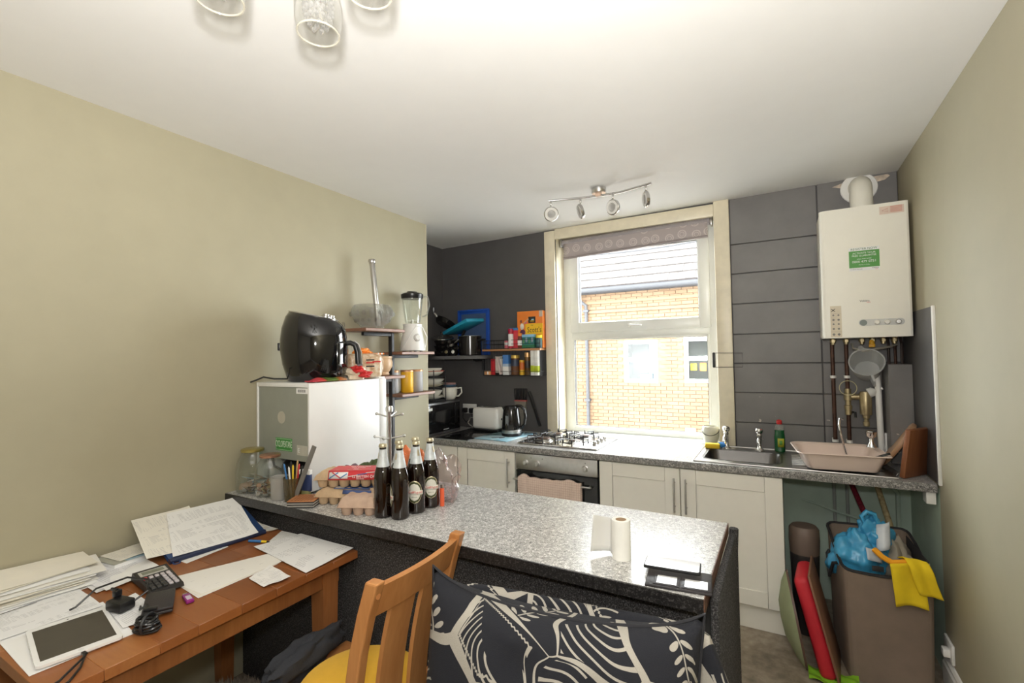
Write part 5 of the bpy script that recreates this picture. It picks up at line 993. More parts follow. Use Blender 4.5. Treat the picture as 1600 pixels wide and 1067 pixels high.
bag1 = crumple(.115, .105, .13, 42, .22, 64); folds(bag1, .16, 13); obj('bag', bag1, BLP, bgb, loc=(-.03, -.015, .11), sharp=False); bag2 = crumple(.075, .055, .10, 15, .28, 64); folds(bag2, .16, 15); obj('bag_neck', bag2, BLP, bgb, loc=(.05, .01, .205), sharp=False)
obj('carry_handle', B().tube([(.015, .0, .275), (.0, 0, .31), (.022, 0, .335), (.055, 0, .325), (.065, 0, .275)], .011, 8), BLP, bgb)
pp_ = B(); pp_.grid(lambda u, v: (.035+.055*u+.02*v, -.072-.014*math.sin(u*3)+.055*v, .17+.11*v+.02*u), 8, 6); obj('pale_print', pp_, M('bag_print', (.55, .58, .62), .35), bgb, solid=.004)
p2_ = B(); p2_.grid(lambda u, v: (-.02+.06*u, -.125+.01*u+.02*v, .145-.015*u+.05*v), 6, 4); obj('pale_print', p2_, M('bag_print2', (.55, .58, .62), .35), bgb, solid=.004)
yc = thing('yellow_cloth', 'yellow cleaning cloth hanging over the front of the hamper', 'cloth', (.47, 2.80, .555), rz=math.radians(10)); YC = M('cloth_yellow', (.78, .56, .012), .9, bump=.3, bs=220); OC = M('cloth_orange', (.80, .34, .012), .9)
cl1 = B(); cl1.grid(lambda u, v: (-.085+.12*u+.015*v, -.052-.006*math.sin(u*6+v*2)-.004*v, .012-.185*v+.010*math.sin(u*3)), 14, 12); obj('lower_fold', cl1, YC, yc, solid=.004)
cl2 = B(); cl2.grid(lambda u, v: (-.040+.085*u+.055*v, -.005-.060*min(1, v*2.2)-.006*math.sin(u*8), .028+.016*math.sin(PI*min(1, v*1.6))-.135*max(0, v-.25)*1.3-.012*u), 14, 14); obj('upper_fold', cl2, YC, yc, solid=.004)
cl3 = B(); cl3.tube([(-.12, .02, .045), (-.10, -.01, .025), (-.07, -.035, .012), (-.03, -.04, .020), (.0, -.03, .022)], .013, 8); obj('orange_twist', cl3, OC, yc)
dm = thing('grey_cloth', 'white and beige cloth rolled down inside the hamper', 'cloth', (.44, 2.98, .42)); obj('bundle', crumple(.075, .09, .11, 61, .25), M('beige_bundle', (.32, .28, .22), .9), dm, loc=(0, 0, .08)); obj('white_edge', B().box((.055, -.04, .135), (.05, .03, .012), T(0, 0, 0, .4, 0, .5), bev=.004), PAPER, dm)
wb = thing('waste_bin', 'round black bin with taupe top standing at the back by the sink cupboard', 'bin', (.075, 3.09, .001)); obj('body', B().lathe([(.052, 0), (.056, .004), (.070, .42), (.070, .43), (0, .425)], 28), M('black_bin', (.025, .022, .022), .5), wb); obj('top_band', B().lathe([(.071, .43), (.074, .50), (.072, .560), (.060, .575), (0, .577)], 28), M('taupe_band', (.16, .115, .09), .5), wb)
st_ = thing('sage_tray', 'sage green cushioned lap tray standing on edge beside the sink cupboard', 'tray', (.045, 2.80, .004), rz=math.radians(4), ry=math.radians(-9))
b = B(); b.lathe([(0, -.06), (.07, -.055), (.15, -.025), (.19, 0), (.195, .006)], 32, Matrix.Translation((.0, .0, .20)) @ Matrix.Rotation(PI/2, 4, 'Y'), sx=1.12); obj('cushion', b, M('sage_cushion', (.27, .30, .17), .8), st_); obj('board', B().lathe([(.198, .004), (.198, .014), (0, .015)], 32, Matrix.Translation((.0, .0, .20)) @ Matrix.Rotation(PI/2, 4, 'Y'), sx=1.12), M('dark_rim', (.10, .055, .04), .5), st_)
rt_ = thing('red_tray', 'red cushioned lap tray with wooden board standing on edge left of the hamper', 'tray', (.186, 2.690, .012), rz=math.radians(-5), ry=math.radians(-13))
b = B(); b.b2((-.072, -.03, .0), (-.004, .22, .46), bev=.026, seg=4); obj('cushion', b, M('red_cushion', (.52, .018, .03), .6, bump=.15, bs=200), rt_); obj('board', B().b2((-.004, -.045, -.005), (.006, .235, .475), bev=.003), M('board_edge_brown', (.22, .11, .065), .5), rt_)
gcl = thing('green_cloth', 'lime green microfibre cloth crumpled on the floor under the red tray', 'cloth', (.165, 2.70, .001)); cg = B(); cg.slab(lambda u, v: (-.10+.20*u, -.06+.11*v, .008+.010*math.sin(u*11+v*3)*math.sin(v*7+1)+.004), .004, 24, 14); obj('cloth', cg, M('lime_cloth', (.22, .46, .015), .95, bump=.5, bs=300), gcl)
wb2 = [thing('white_dish', ['white dish on the floor in front of the hamper', 'second white dish behind it, nearer the skirting board'][i], 'dish', ((.40, .49)[i], (2.700, 2.722)[i], .001)) for i in range(2)]
for d_ in wb2: obj('dish', B().lathe([(.025, 0), (.03, .003), (.048, .022), (.046, .023), (.028, .006), (0, .005)], 28), CER, d_)
for lab, a, c_, r, mt in (('dark red glittery broom handle leaning under the worktop', (.300, 3.40, .835), (.415, 3.14, .50), .014, M('glitter_red', (.16, .012, .025), .3, var=.6, vs=160)), ('straw coloured wrapped handle leaning under the worktop', (.43, 3.40, .835), (.50, 3.16, .47), .014, M('straw_wrap', (.38, .30, .16), .8, var=.35, vs=60))): tag(obj('broom_handle', B().cyl((0, 0, 0), (a[0]-c_[0], a[1]-c_[1], a[2]-c_[2]), r, 12), mt, loc=c_), lab, 'handle')
for i, x in enumerate((.252, .318)): tag(obj('service_pipe', B().cyl((0, 0, 0), (0, 0, .855), .0095, 10), M('painted_pipe', (.35, .37, .35), .5), loc=(x, 3.53, .002)), ['left of two thin grey pipes on the mint wall', 'right of two thin grey pipes on the mint wall'][i], 'pipe')
tag(obj('service_pipe', B().tube([(.08, 3.535, .60), (.15, 3.53, .585), (.24, 3.51, .56), (.40, 3.51, .52)], .007, 8), MINT), 'mint-painted cable sloping across the wall under the worktop', 'pipe'); tag(obj('service_pipe', B().tube([(.03, 3.50, .79), (.10, 3.51, .825), (.30, 3.51, .80), (.50, 3.50, .775), (.56, 3.53, .70), (.56, 3.535, .40)], .012, 8), MINT), 'mint-painted pipe bending down in the corner under the worktop', 'pipe')
wso = thing('wall_socket', 'white plastic socket low on the right wall above the skirting', 'socket', (.621, 2.855, .185)); obj('plate', B().box((-.006, 0, 0), (.012, .12, .085), bev=.004), WHITEP, wso); obj('plug', B().box((-.022, -.02, -.005), (.03, .04, .035), bev=.006), WHITEP, wso)
# ---------------------------------------------------------------- blind, ceiling lights
rbn = thing('roller_blind', 'mauve grey patterned roller blind rolled up at the top of the window', 'blind', (-.985, 3.628, 2.400))
def blind_mat():
    t = NT('mauve_ring_fabric'); v = t.n('ShaderNodeTexVoronoi', {'voronoi_dimensions': '2D'}, i0=t.n('ShaderNodeMapping', i0=t.co(), Rotation=(PI/2, 0, 0), Scale=(11, 11, 11)).outputs[0], Scale=1.0, Randomness=.25)
    d = t.math('ABSOLUTE', t.math('SUBTRACT', v.outputs['Distance'], .30)); f = t.math('LESS_THAN', d, .045); d2 = t.math('LESS_THAN', t.math('ABSOLUTE', t.math('SUBTRACT', v.outputs['Distance'], .16)), .03); n = t.noise(60, 3)
    f = t.math('MULTIPLY', t.math('MAXIMUM', f, d2), t.math('ADD', n.outputs[0], .2)); t.base(t.mix(f, (.42, .37, .37), (.62, .57, .55))); t.set(Roughness=.8); return t.m
obj('roll', B().cyl((-.57, 0, .055), (.565, 0, .070), .026, 20), M('mauve_roll', (.36, .335, .355), .7), rbn); fb = B(); fb.grid(lambda u, v: (-.555+1.105*u, -.022+.0*v, -.075+.034*u+.145*v-.02*v*u), 24, 4); obj('fabric', fb, blind_mat(), rbn, solid=.002); obj('bottom_bar', B().cyl((-.555, -.022, -.075), (.55, -.022, -.041), .009, 10), M('mauve_bar', (.30, .26, .26), .7), rbn)
for x in (-.578, .574): obj('bracket', B().b2((x-.006, -.03, .02+(x > 0)*.015), (x+.006, .03, .095+(x > 0)*.005), bev=.003), STEEL, rbn)
SATIN = M('satin_chrome', (.62, .61, .60), .25, 1.0, var=.02); LED = M('lamp_diffuser', (.70, .69, .66), .4)
cs = thing('spotlight_bar', 'curved chrome ceiling spotlight bar with four ring heads above the window', 'ceiling light', (-.965, 2.835, 2.5705))
obj('canopy', B().lathe([(.042, -.034), (.045, -.030), (.045, 0), (0, 0)], 28), SATIN, cs); obj('pivot', B().box((0, -.01, -.045), (.034, .03, .024), bev=.004), M('peach_clip', (.70, .50, .38), .4), cs)
bar = [(-.305+.02*0, -.085, -.050), (-.23, -.055, -.047), (-.12, -.030, -.050), (0, -.012, -.052), (.12, .006, -.050), (.22, .0, -.042), (.325, -.012, -.036)]
obj('bar', B().tube(bar, .0075, 10), SATIN, cs)
for i, (x, y, z, a, tl_) in enumerate(((-.292, -.080, -.055, .55, .45), (-.112, -.028, -.055, -1.0, .30), (.088, -.001, -.055, -.35, .18), (.292, -.010, -.044, -1.05, .10))):
    hd_ = bpy.data.objects.new('spot_head', None); COL.objects.link(hd_); hd_.parent = cs; hd_.location = (x, y, z); obj('stem', B().cyl((0, 0, .01), (0, 0, -.036), .006, 8), SATIN, hd_)
    Mh = T(0, 0, -.080, a) @ Matrix.Rotation(PI/2+tl_, 4, 'X'); ring = B(); ring.lathe([(.024, -.010), (.044, -.010), (.047, -.006), (.047, .006), (.043, .010), (.024, .010), (.021, .006), (.021, -.006), (.024, -.010)], 32, Mh); obj('ring', ring, SATIN, hd_); obj('diffuser', B().lathe([(.026, .0095), (.026, .0125), (.041, .0125), (.041, .0095)], 32, Mh), LED, hd_)
pl_ = thing('pendant_light', 'chrome ceiling light with clear glass shades full of crystal drops, cut by the frame top', 'ceiling light', (-.843, .584, 2.576))
obj('canopy', B().lathe([(.0, -.05), (.03, -.05), (.06, -.03), (.065, 0), (0, 0)], 28), CHROME, pl_)
SHG = glass('shade_glass', (.955, .955, .945), .04, .9, .04, (.85, .84, .80)); CRY = NT('crystal'); _t = CRY.n('ShaderNodeBsdfTransparent', Color=(.88, .88, .88, 1)); _g = CRY.n('ShaderNodeBsdfGlossy', Roughness=.03); _l = CRY.n('ShaderNodeLayerWeight', Blend=.55); _m0 = CRY.n('ShaderNodeMixShader', i0=_l.outputs[1], i1=_t.outputs[0], i2=_g.outputs[0]); _dd = CRY.n('ShaderNodeBsdfTranslucent', Color=(1, 1, 1, 1)); _m = CRY.n('ShaderNodeMixShader', i0=.35, i1=_m0.outputs[0], i2=_dd.outputs[0]); CRY.t.links.new(_m.outputs[0], CRY.out.inputs[0])
bead = B(); bead.lathe([(0, -.008), (.005, -.003), (.005, .003), (0, .008)], 6, smooth=False); bead_me = None
for k in range(5):
    a = 2.05+k*2*PI/5; x, y = .168*math.cos(a), .168*math.sin(a)
    obj('arm', B().tube([(0, 0, -.04), (x*.4, y*.4, -.10), (x*.8, y*.8, -.12), (x, y, -.155)], .006, 8), CHROME, pl_)
    s_ = obj('shade', B().lathe([(.016, .055), (.034, .052), (.048, .030), (.0535, 0), (.052, -.035), (.047, -.060), (.0445, -.064), (.046, -.058), (.0505, -.035), (.052, 0), (.046, .029), (.033, .050)], 36), SHG, pl_, loc=(x, y, -.215)); obj('rim', B().tube([(.046*math.cos(q*PI/16), .046*math.sin(q*PI/16), -.063) for q in range(32)], .0022, 6, closed=True), glass('shade_rim', (.9, .88, .80), .05, 1.2, .30, (.80, .76, .66)), s_)
    obj('lamp_holder', B().lathe([(.006, .07), (.018, .062), (.018, .03), (.012, .02), (0, .02)], 16), CHROME, s_)
    bd_ = B()
    for j, (rr_, z) in enumerate(((.030, .018), (.031, .002), (.030, -.014), (.026, -.030), (.019, -.044))):
        nb = (14, 14, 14, 11, 7)[j]
        for q in range(nb): bd_.lathe([(0, -.0085), (.0055, -.003), (.0055, .003), (0, .0085)], 6, T(rr_*math.cos(q*2*PI/nb+j*.3), rr_*math.sin(q*2*PI/nb+j*.3), z), smooth=False)
    o = obj('crystal_drops', bd_, CRY.m, s_); o['kind'] = 'stuff'
# ---------------------------------------------------------------- dining table used as a desk
def stave_mat():
    t = NT('oiled_oak_stave'); oi = t.n('ShaderNodeObjectInfo').outputs['Random']; v = t.scale((.16, 1, 1)); n1 = t.noise(14, 5, v); n2 = t.noise(120, 3, v)
    f = t.math('ADD', t.math('MULTIPLY', n1.outputs[0], .45), t.math('MULTIPLY', oi, .42)); f = t.math('ADD', f, t.math('MULTIPLY', n2.outputs[0], .18))
    t.base(t.ramp(f, [(.25, (.215, .070, .020)), (.55, (.30, .105, .032)), (.85, (.43, .19, .065))])); t.set(Roughness=.33); t.bump(n2.outputs[0], .06, .002); return t.m
STAVE = stave_mat(); OAK = wood('table_oak', (.20, .070, .020), (.34, .135, .045), 2, 9, .4)
DX0, DX1, DY0, DY1, DZ = -2.350, -1.520, .445, 1.385, .760
tb_ = thing('dining_table', 'reddish oak table by the left wall, covered with papers', 'table', ((DX0+DX1)/2, (DY0+DY1)/2, 0)); tx, ty = (DX1-DX0)/2, (DY1-DY0)/2
rr = random.Random(5); y = -ty; i = 0; wds = [.11, .125, .10, .13, .12, .115, .12, .12]
for w_ in wds:
    x = -tx; cut = rr.uniform(-.15, .2)
    for x0, x1 in ((-tx, cut), (cut, tx)): obj('plank', B().b2((x0+.0002, y+.0002, DZ-.030), (x1-.0002, y+w_-.0002, DZ+rr.uniform(-.0002, .0002)), bev=.0012, seg=1), STAVE, tb_)
    y += w_
ap = B(); ap.b2((-tx+.05, -ty+.06, .655), (tx-.05, -ty+.082, DZ-.031)); ap.b2((-tx+.05, ty-.082, .655), (tx-.05, ty-.06, DZ-.031)); ap.b2((-tx+.04, -ty+.06, .655), (-tx+.062, ty-.06, DZ-.031)); obj('apron', ap, OAK, tb_); obj('apron', B().b2((tx-.062, -ty+.06, .655), (tx-.040, ty-.06, DZ-.031), bev=.002), OAK, tb_)
for sx_ in (-1, 1):
    for sy_ in (-1, 1): lx, ly = sx_*(tx-.070), sy_*(ty-.105); lg = B(); lg.add([(lx+a*(.036 if z > .3 else .026), ly+b_*(.036 if z > .3 else .026), z) for z in (0, DZ-.031) for a, b_ in ((-1, -1), (1, -1), (1, 1), (-1, 1))], [(3, 2, 1, 0), (4, 5, 6, 7), (0, 1, 5, 4), (1, 2, 6, 5), (2, 3, 7, 6), (3, 0, 4, 7)]); obj('leg', lg, OAK, tb_)
# papers
def print_mat(name, paper, ink=(.30, .30, .32), freq=150, dens=.47, axis=1, marg=.85, logo=False):
    t = NT(name); g = t.n('ShaderNodeSeparateXYZ', i0=t.co('Generated')); u, v = g.outputs[1-axis], g.outputs[axis]
    line = t.math('GREATER_THAN', t.math('SINE', t.math('MULTIPLY', v, freq)), .25); n = t.n('ShaderNodeTexNoise', i0=t.n('ShaderNodeMapping', i0=t.co('Generated'), Scale=(45 if axis == 1 else 3, 3 if axis == 1 else 45, 1)).outputs[0], Scale=1.0, Detail=1.0)
    blk = t.n('ShaderNodeTexNoise', i0=t.n('ShaderNodeMapping', i0=t.co('Generated'), Scale=(1.5 if axis == 1 else 7, 7 if axis == 1 else 1.5, 1)).outputs[0], Scale=1.0, Detail=1.0)
    f = t.math('MULTIPLY', line, t.math('GREATER_THAN', n.outputs[0], dens)); f = t.math('MULTIPLY', f, t.math('GREATER_THAN', blk.outputs[0], .47))
    for q in (u, v): f = t.math('MULTIPLY', f, t.math('LESS_THAN', t.math('ABSOLUTE', t.math('SUBTRACT', q, .5)), marg/2))
    t.base(t.mix(t.math('MULTIPLY', f, .40), paper, ink)); t.set(Roughness=.75); return t.m
P1 = print_mat('letter_print', (.82, .82, .82)); P2 = print_mat('letter_print_b', (.80, .80, .78), freq=190, dens=.48); P3 = print_mat('cream_print', (.79, .76, .68), freq=200, dens=.50); P4 = print_mat('plain_paper', (.82, .80, .75), freq=60, dens=.70); P5 = print_mat('form_print', (.78, .78, .80), freq=190, dens=.42)
def sheet(label, cor, z, mat, group=None, lift=(0, 0, 0, 0), wav=.002, th=.0006, name='paper_sheet', cat='paper', seed=0):
    cx = sum(c_[0] for c_ in cor)/4; cy = sum(c_[1] for c_ in cor)/4; b = B(); C4 = [Vector((c_[0]-cx, c_[1]-cy, l)) for c_, l in zip(cor, lift)]
    def fn(u, v): p = (C4[0]*(1-u)+C4[3]*u)*(1-v)+(C4[1]*(1-u)+C4[2]*u)*v; return (p.x, p.y, max(0, p.z+wav*(noise.noise(Vector((u*2.2+seed, v*2.2, seed*1.7)))+.5))+th)
    b.slab(fn, th, 14, 14); o = obj(name, b, mat, loc=(cx, cy, z)); return tag(o, label, cat, group)
D0 = DZ+.0006
rr = random.Random(12)
for i in range(15):        # fanned pile along the wall
    a = -.10+.03*i/15+rr.uniform(-.13, .13); cx, cy = -2.230+rr.uniform(-.022, .018)-.0050*i, .600+rr.uniform(-.03, .03)+.003*i; hw_, hl_ = .100, .150
    R2 = lambda x, y: (max(-2.352, cx+x*math.cos(a)-y*math.sin(a)), cy+x*math.sin(a)+y*math.cos(a))
    sheet(['lowest sheet of the fanned pile against the left wall', 'topmost cream sheet of the fanned pile against the left wall'][i == 14] if i in (0, 14) else 'sheet in the middle of the fanned pile against the left wall', [R2(-hw_, -hl_), R2(-hw_, hl_), R2(hw_, hl_), R2(hw_, -hl_)], D0+.0035*i, (P4, CREAMPAPER, PAPER)[i % 3] if i < 14 else CREAMPAPER, 'sheets of the fanned pile', lift=(.004*i*.5, .006, 0, 0), wav=.003, seed=i)
sheet('wide printed leaflet with two bold black lines at the near left of the table', [(-2.175, .470), (-2.165, .705), (-1.905, .690), (-1.935, .435)], D0+.004, print_mat('leaflet_print', (.80, .80, .80), freq=170, axis=0, dens=.44), seed=3, wav=.003)
lfo = [o for o in bpy.data.objects if o.name.startswith('paper_sheet')][-1]
for dx in (.0, .028): obj('black_rule', B().b2((-.105+dx, -.11, .0040), (-.1025+dx, .035-.5*dx, .0046)), INK, lfo)
sheet('white rounded card lying under the tablet', [(-1.950, .465), (-1.945, .705), (-1.640, .668), (-1.655, .452)], D0, PAPER, wav=.001, th=.0012, name='card', cat='card')
for i, (dx, dy) in enumerate(((0, 0), (.012, -.008), (.03, .012), (.006, .004))): sheet(['bottom sheet of the small loose stack beside the calculator', 'second sheet of the small loose stack beside the calculator', 'third sheet of the small loose stack, corner lifted', 'top sheet of the small loose stack beside the calculator'][i], [(-2.300+dx, .735+dy), (-2.312+dx, .928+dy), (-2.058+dx, .900+dy), (-2.045+dx, .727+dy)], D0+.002*i, (P2, P1, PAPER, P5)[i], 'loose stack beside the calculator', lift=(0, 0, .008 if i == 2 else 0, 0), seed=i+20)
bk_ = thing('booklet', 'pale closed booklet with dark spine near the wall', 'book', (-2.270, .915, DZ+.001), rz=.12); obj('pages', B().box((0, 0, .011), (.135, .19, .018), bev=.001), PAPER, bk_); obj('cover', B().box((0, 0, .0215), (.138, .194, .002)).box((0, 0, .001), (.138, .194, .002)), M('cover_grey_green', (.42, .42, .36), .5), bk_); obj('spine', B().box((-.069, 0, .0115), (.004, .194, .022)), M('dark_spine', (.04, .045, .06), .5), bk_)
sheet('cream leaflet with blue edge lying on the booklet', [(-2.335, .835), (-2.335, .985), (-2.200, 1.000), (-2.205, .850)], DZ+.0245, P3, lift=(0, .004, .006, 0), seed=31, name='leaflet', cat='leaflet'); sheet('blue edged leaflet sticking out below the cream one', [(-2.30, .845), (-2.30, 1.01), (-2.185, 1.025), (-2.192, .870)], DZ+.0237, M('pale_blue_leaflet', (.36, .50, .58), .5), seed=32, wav=.0, name='leaflet', cat='leaflet')
for i in range(5): sheet(['lowest page of the open cream stack in the middle of the table', 'second page of the open cream stack', 'third page of the open cream stack', 'fourth page of the open cream stack', 'top page of the open cream stack in the middle of the table'][i], [(-1.940+.004*i, .888-.003*i), (-1.815+.003*i, 1.195), (-1.692, 1.150+.004*i), (-1.690-.003*i, .865+.004*i)], D0+.0009*i, (PAPER, CREAMPAPER, P4, CREAMPAPER, P4)[i], 'pages of the open cream stack', seed=40, wav=.0015)
sheet('small curled receipt at the table front edge', [(-1.672, 1.025), (-1.700, 1.125), (-1.530, 1.090), (-1.560, 1.008)], D0+.0005, print_mat('receipt_print', (.83, .82, .80), freq=120, dens=.50), lift=(.001, .004, .010, .002), wav=.004, seed=50, name='receipt', cat='receipt')
sheet('white letter at the right end of the table beside the island', [(-1.925, 1.200), (-1.870, 1.382), (-1.530, 1.372), (-1.520, 1.143)], D0+.004, print_mat('letter_print_c', (.82, .82, .82), freq=190, dens=.46, axis=0), lift=(.002, .003, .006, .0), seed=55, name='letter', cat='letter'); sheet('smaller letter with pink and blue marks behind the white letter', [(-1.930, 1.268), (-2.000, 1.380), (-1.885, 1.384), (-1.850, 1.280)], D0, P2, seed=57, wav=.001, name='letter', cat='letter')
sml = [o for o in bpy.data.objects if o.name.startswith('letter')][-1]; obj('pink_mark', B().box((-.045, .035, .0022), (.022, .010, .0008), T(0, 0, 0, .3)), M('pink_mark', (.65, .12, .25), .5), sml); obj('blue_mark', B().box((.012, .045, .0022), (.022, .010, .0008), T(0, 0, 0, .1)), M('cyan_mark', (.25, .55, .70), .5), sml)
sheet('printed slip under the black adaptor and its wallet', [(-1.890, .690), (-1.905, .778), (-1.672, .760), (-1.690, .660)], D0+.006, P1, seed=60, wav=.001, name='receipt', cat='receipt')
for i in range(5): a = .15+.1*i; sheet(['lowest torn envelope behind the blue folder', 'second torn envelope behind the blue folder', 'third envelope up behind the blue folder', 'fourth envelope up behind the blue folder', 'top envelope of the heap behind the blue folder'][i], [(-2.300+.01*i, 1.325-.004*i), (-2.310+.01*i, 1.380), (-2.020-.015*i, 1.378-.012*i), (-2.060-.01*i, 1.325-.008*i)], D0+.0045*i, (CREAMPAPER, PAPER)[i % 2], 'envelopes behind the blue folder', seed=70+i, wav=.005, lift=(.006, .010, .004, 0), name='envelope', cat='envelope')
sheet('loose sheet sticking out from below the blue folder', [(-2.200, .985), (-2.210, 1.18), (-2.035, 1.16), (-2.015, .99)], D0, PAPER, seed=80, wav=.0008); 
# blue folder propped up, papers on it
FO = Vector((-2.055, 1.14, DZ+.013)); fu = Vector((.087, .996, 0)).normalized(); fv = Vector((-.926, .074, .37)).normalized(); fv = (fv-fu*fv.dot(fu)).normalized(); fn_ = fu.cross(fv)
MF = Matrix((fu, fv, fn_)).transposed().to_4x4(); MF.translation = FO
def inplane(name, label, cat, poly, dz, th, mat, curl=0):
    o = bpy.data.objects.new(name, None); COL.objects.link(o); o.matrix_world = MF @ Matrix.Translation((0, 0, dz)); o['label'] = label; o['category'] = cat
    return o
fo_ = inplane('ring_folder', 'navy blue folder propped against the wall, papers lying on it', 'folder', None, 0, 0, None); FB = M('navy_folder', (.022, .055, .15), .4); obj('cover', B().box((0, .135, 0), (.37, .265, .004), bev=.001), FB, fo_); obj('back_cover', B().box((0, .13, -.012), (.37, .255, .003), bev=.001), FB, fo_); obj('spine', B().cyl((-.185, -.001, -.004), (.185, -.001, -.004), .011, 12), M('navy_spine', (.018, .028, .07), .3), fo_); obj('ring', B().tube([(-.165+.012*math.cos(q*PI/6), -.014+.012*math.sin(q*PI/6), -.004) for q in range(12)], .003, 6, closed=True), FB, fo_)
def fsheet(label, cor, dz, mat):
    o = inplane('paper_sheet', label, 'paper', None, dz, 0, None); b = B(); C4 = [Vector((x, y, 0)) for x, y in cor]
    b.slab(lambda u, v: tuple((C4[0]*(1-u)+C4[3]*u)*(1-v)+(C4[1]*(1-u)+C4[2]*u)*v+Vector((0, 0, .0007+.001*(noise.noise(Vector((u*2, v*2, dz*900)))+.6)+.004*(u > .85)*(u-.85)/.15))), .0006, 12, 12); m2 = b
    ob = obj('sheet', b, mat, o); return o
fsheet('cream printed sheet at the left, sticking out over the folder edge', [(-.245, .045), (-.222, .300), (-.010, .300), (-.03, .018)], .0025, P3); fsheet('second sheet under the top page on the blue folder', [(-.165, .010), (-.10, .270), (.165, .272), (.150, -.008)], .0050, PAPER); fsheet('top printed page lying on the propped blue folder', [(-.172, .006), (-.103, .282), (.180, .276), (.142, -.012)], .0075, print_mat('page_print', (.82, .82, .81), freq=210, dens=.46, axis=1))
# tablet, calculator, gadgets
tab = thing('tablet', 'white tablet with dark screen at the near end of the table', 'tablet', (-1.768, .575, DZ+.0068), rz=math.radians(-11)); TWH = M('tablet_white', (.82, .82, .81), .2, var=.01)
obj('body', B().prism(rrect(-.128, .128, -.088, .088, .012), .007), TWH, tab); obj('screen', B().b2((-.103, -.077, .0068), (.103, .077, .0075)), M('screen_brown', (.070, .062, .048), .30, spec=.3), tab); obj('home_button', B().lathe([(.0065, .007), (.0065, .0076), (.005, .0076)], 20, T(.116, 0, 0)), M('button_ring', (.60, .60, .59), .3), tab); obj('camera', B().lathe([(.002, .007), (.002, .0075), (0, .0075)], 10, T(-.116, 0, 0)), INK, tab)
tag(obj('charging_cable', B().tube([(-1.636, .552, DZ+.012), (-1.610, .545, DZ+.010), (-1.575, .525, DZ+.006), (-1.535, .490, DZ+.004), (-1.525, .46, DZ+.004)], .003, 7).b2((-1.640, .547, DZ+.008), (-1.622, .557, DZ+.014), bev=.002).tube([(-1.612, .548, DZ+.013), (-1.585, .515, DZ+.010), (-1.56, .48, DZ+.004), (-1.55, .452, DZ+.004)], .003, 7), BLACK), 'black charging cable running from the tablet over the table edge', 'cable')
ca = thing('calculator', 'black desk calculator with grey display and pale keys', 'calculator', (-1.916, .850, DZ+.009), rz=math.radians(-9)); b = B(); b.add([(-.1, -.054, 0), (.1, -.048, 0), (.1, .048, 0), (-.1, .054, 0), (-.096, -.051, .024), (.098, -.046, .012), (.098, .046, .012), (-.096, .051, .024)], [(3, 2, 1, 0), (4, 5, 6, 7), (0, 1, 5, 4), (1, 2, 6, 5), (2, 3, 7, 6), (3, 0, 4, 7)]); obj('body', b, M('calculator_black', (.022, .021, .021), .45), ca)
sl_ = T(0, 0, .0182, 0, 0, math.atan2(.012, .194)); obj('display_frame', B().b2((-.080, -.040, -.001), (-.040, .040, .0015), sl_), M('display_surround', (.42, .41, .37), .3), ca); obj('display', B().b2((-.072, -.032, .001), (-.050, .032, .0022), sl_), M('lcd_green_grey', (.20, .215, .17), .25), ca)
kw = M('key_pale', (.52, .48, .50), .4); kd = M('key_black', (.04, .04, .04), .4); kr_ = M('key_red', (.55, .05, .06), .4)
for i in range(5):
    for j_ in range(5): obj('key', B().b2((-.020+.0225*i, -.040+.0165*j_, .0), (-.003+.0225*i, -.028+.0165*j_, .006), sl_, bev=.002), kr_ if (i, j_) == (0, 0) else (kw if (j_ > 2 or i == 0) else kd), ca)
dv = thing('black_wallet', 'flat black folded wallet lying beside the calculator', 'wallet', (-1.728, .768, DZ+.010), rz=math.radians(-28)); obj('lower_half', B().box((0, 0, .006), (.135, .080, .010), bev=.004), LEA, dv); obj('upper_half', B().box((.002, .002, .018), (.130, .078, .010), T(0, 0, 0, 0, .0, .03), bev=.004), LEA, dv)
ad = thing('power_adaptor', 'black plug adaptor with its lead looping to the tablet', 'adaptor', (-1.815, .702, DZ+.010), rz=math.radians(12)); obj('body', B().box((0, 0, .017), (.070, .048, .032), bev=.008), BLACK, ad); obj('pin_block', B().box((-.03, .01, .042), (.016, .022, .02), bev=.003).box((-.045, .012, .05), (.03, .006, .010), bev=.002), BLACK, ad); obj('lead', B().tube([(.03, .015, .02), (.045, .05, .04), (.0, .085, .055), (-.06, .06, .065), (-.11, .0, .05), (-.128, -.045, .012), (-.13, -.06, .010)], .003, 7), BLACK, ad)
co_ = thing('cable_bundle', 'tied black cable bundle near the table front edge', 'cable', (-1.618, .690, DZ+.002), rz=.5); b = B()
for i in range(7): b.tube([((.034+.004*math.sin(i*2+a*.9))*math.cos(a*PI/8)*(1.0-.05*i), (.020+.002*(i % 3))*math.sin(a*PI/8), .008+.005*i+.004*math.sin(a*PI/8+i)) for a in range(16)], .0036, 6, closed=True)
obj('coil', b, BLACK, co_); obj('tie', B().tube([(.002, .026*math.cos(a*PI/6), .022+.026*math.sin(a*PI/6)) for a in range(12)], .005, 6, closed=True), MATTE, co_); obj('loose_end', B().tube([(-.01, .02, .045), (-.04, .05, .05), (-.07, .06, .03), (-.10, .10, .02)], .003, 6), BLACK, co_); obj('connector', B().box((0, .028, .05), (.035, .012, .010), T(0, 0, 0, .4), bev=.003), BLACK, co_)
us = thing('usb_stick', 'purple usb stick with pale label beside the wallet', 'usb stick', (-1.706, .842, DZ+.001), rz=math.radians(-14)); obj('body', B().box((0, 0, .006), (.062, .022, .011), bev=.003), M('magenta_plastic', (.28, .02, .20), .35), us); obj('label', B().box((.008, 0, .0122), (.030, .014, .0012)), M('label_lilac', (.60, .52, .60), .5), us); obj('connector', B().box((-.036, 0, .006), (.014, .013, .006)), STEEL, us)
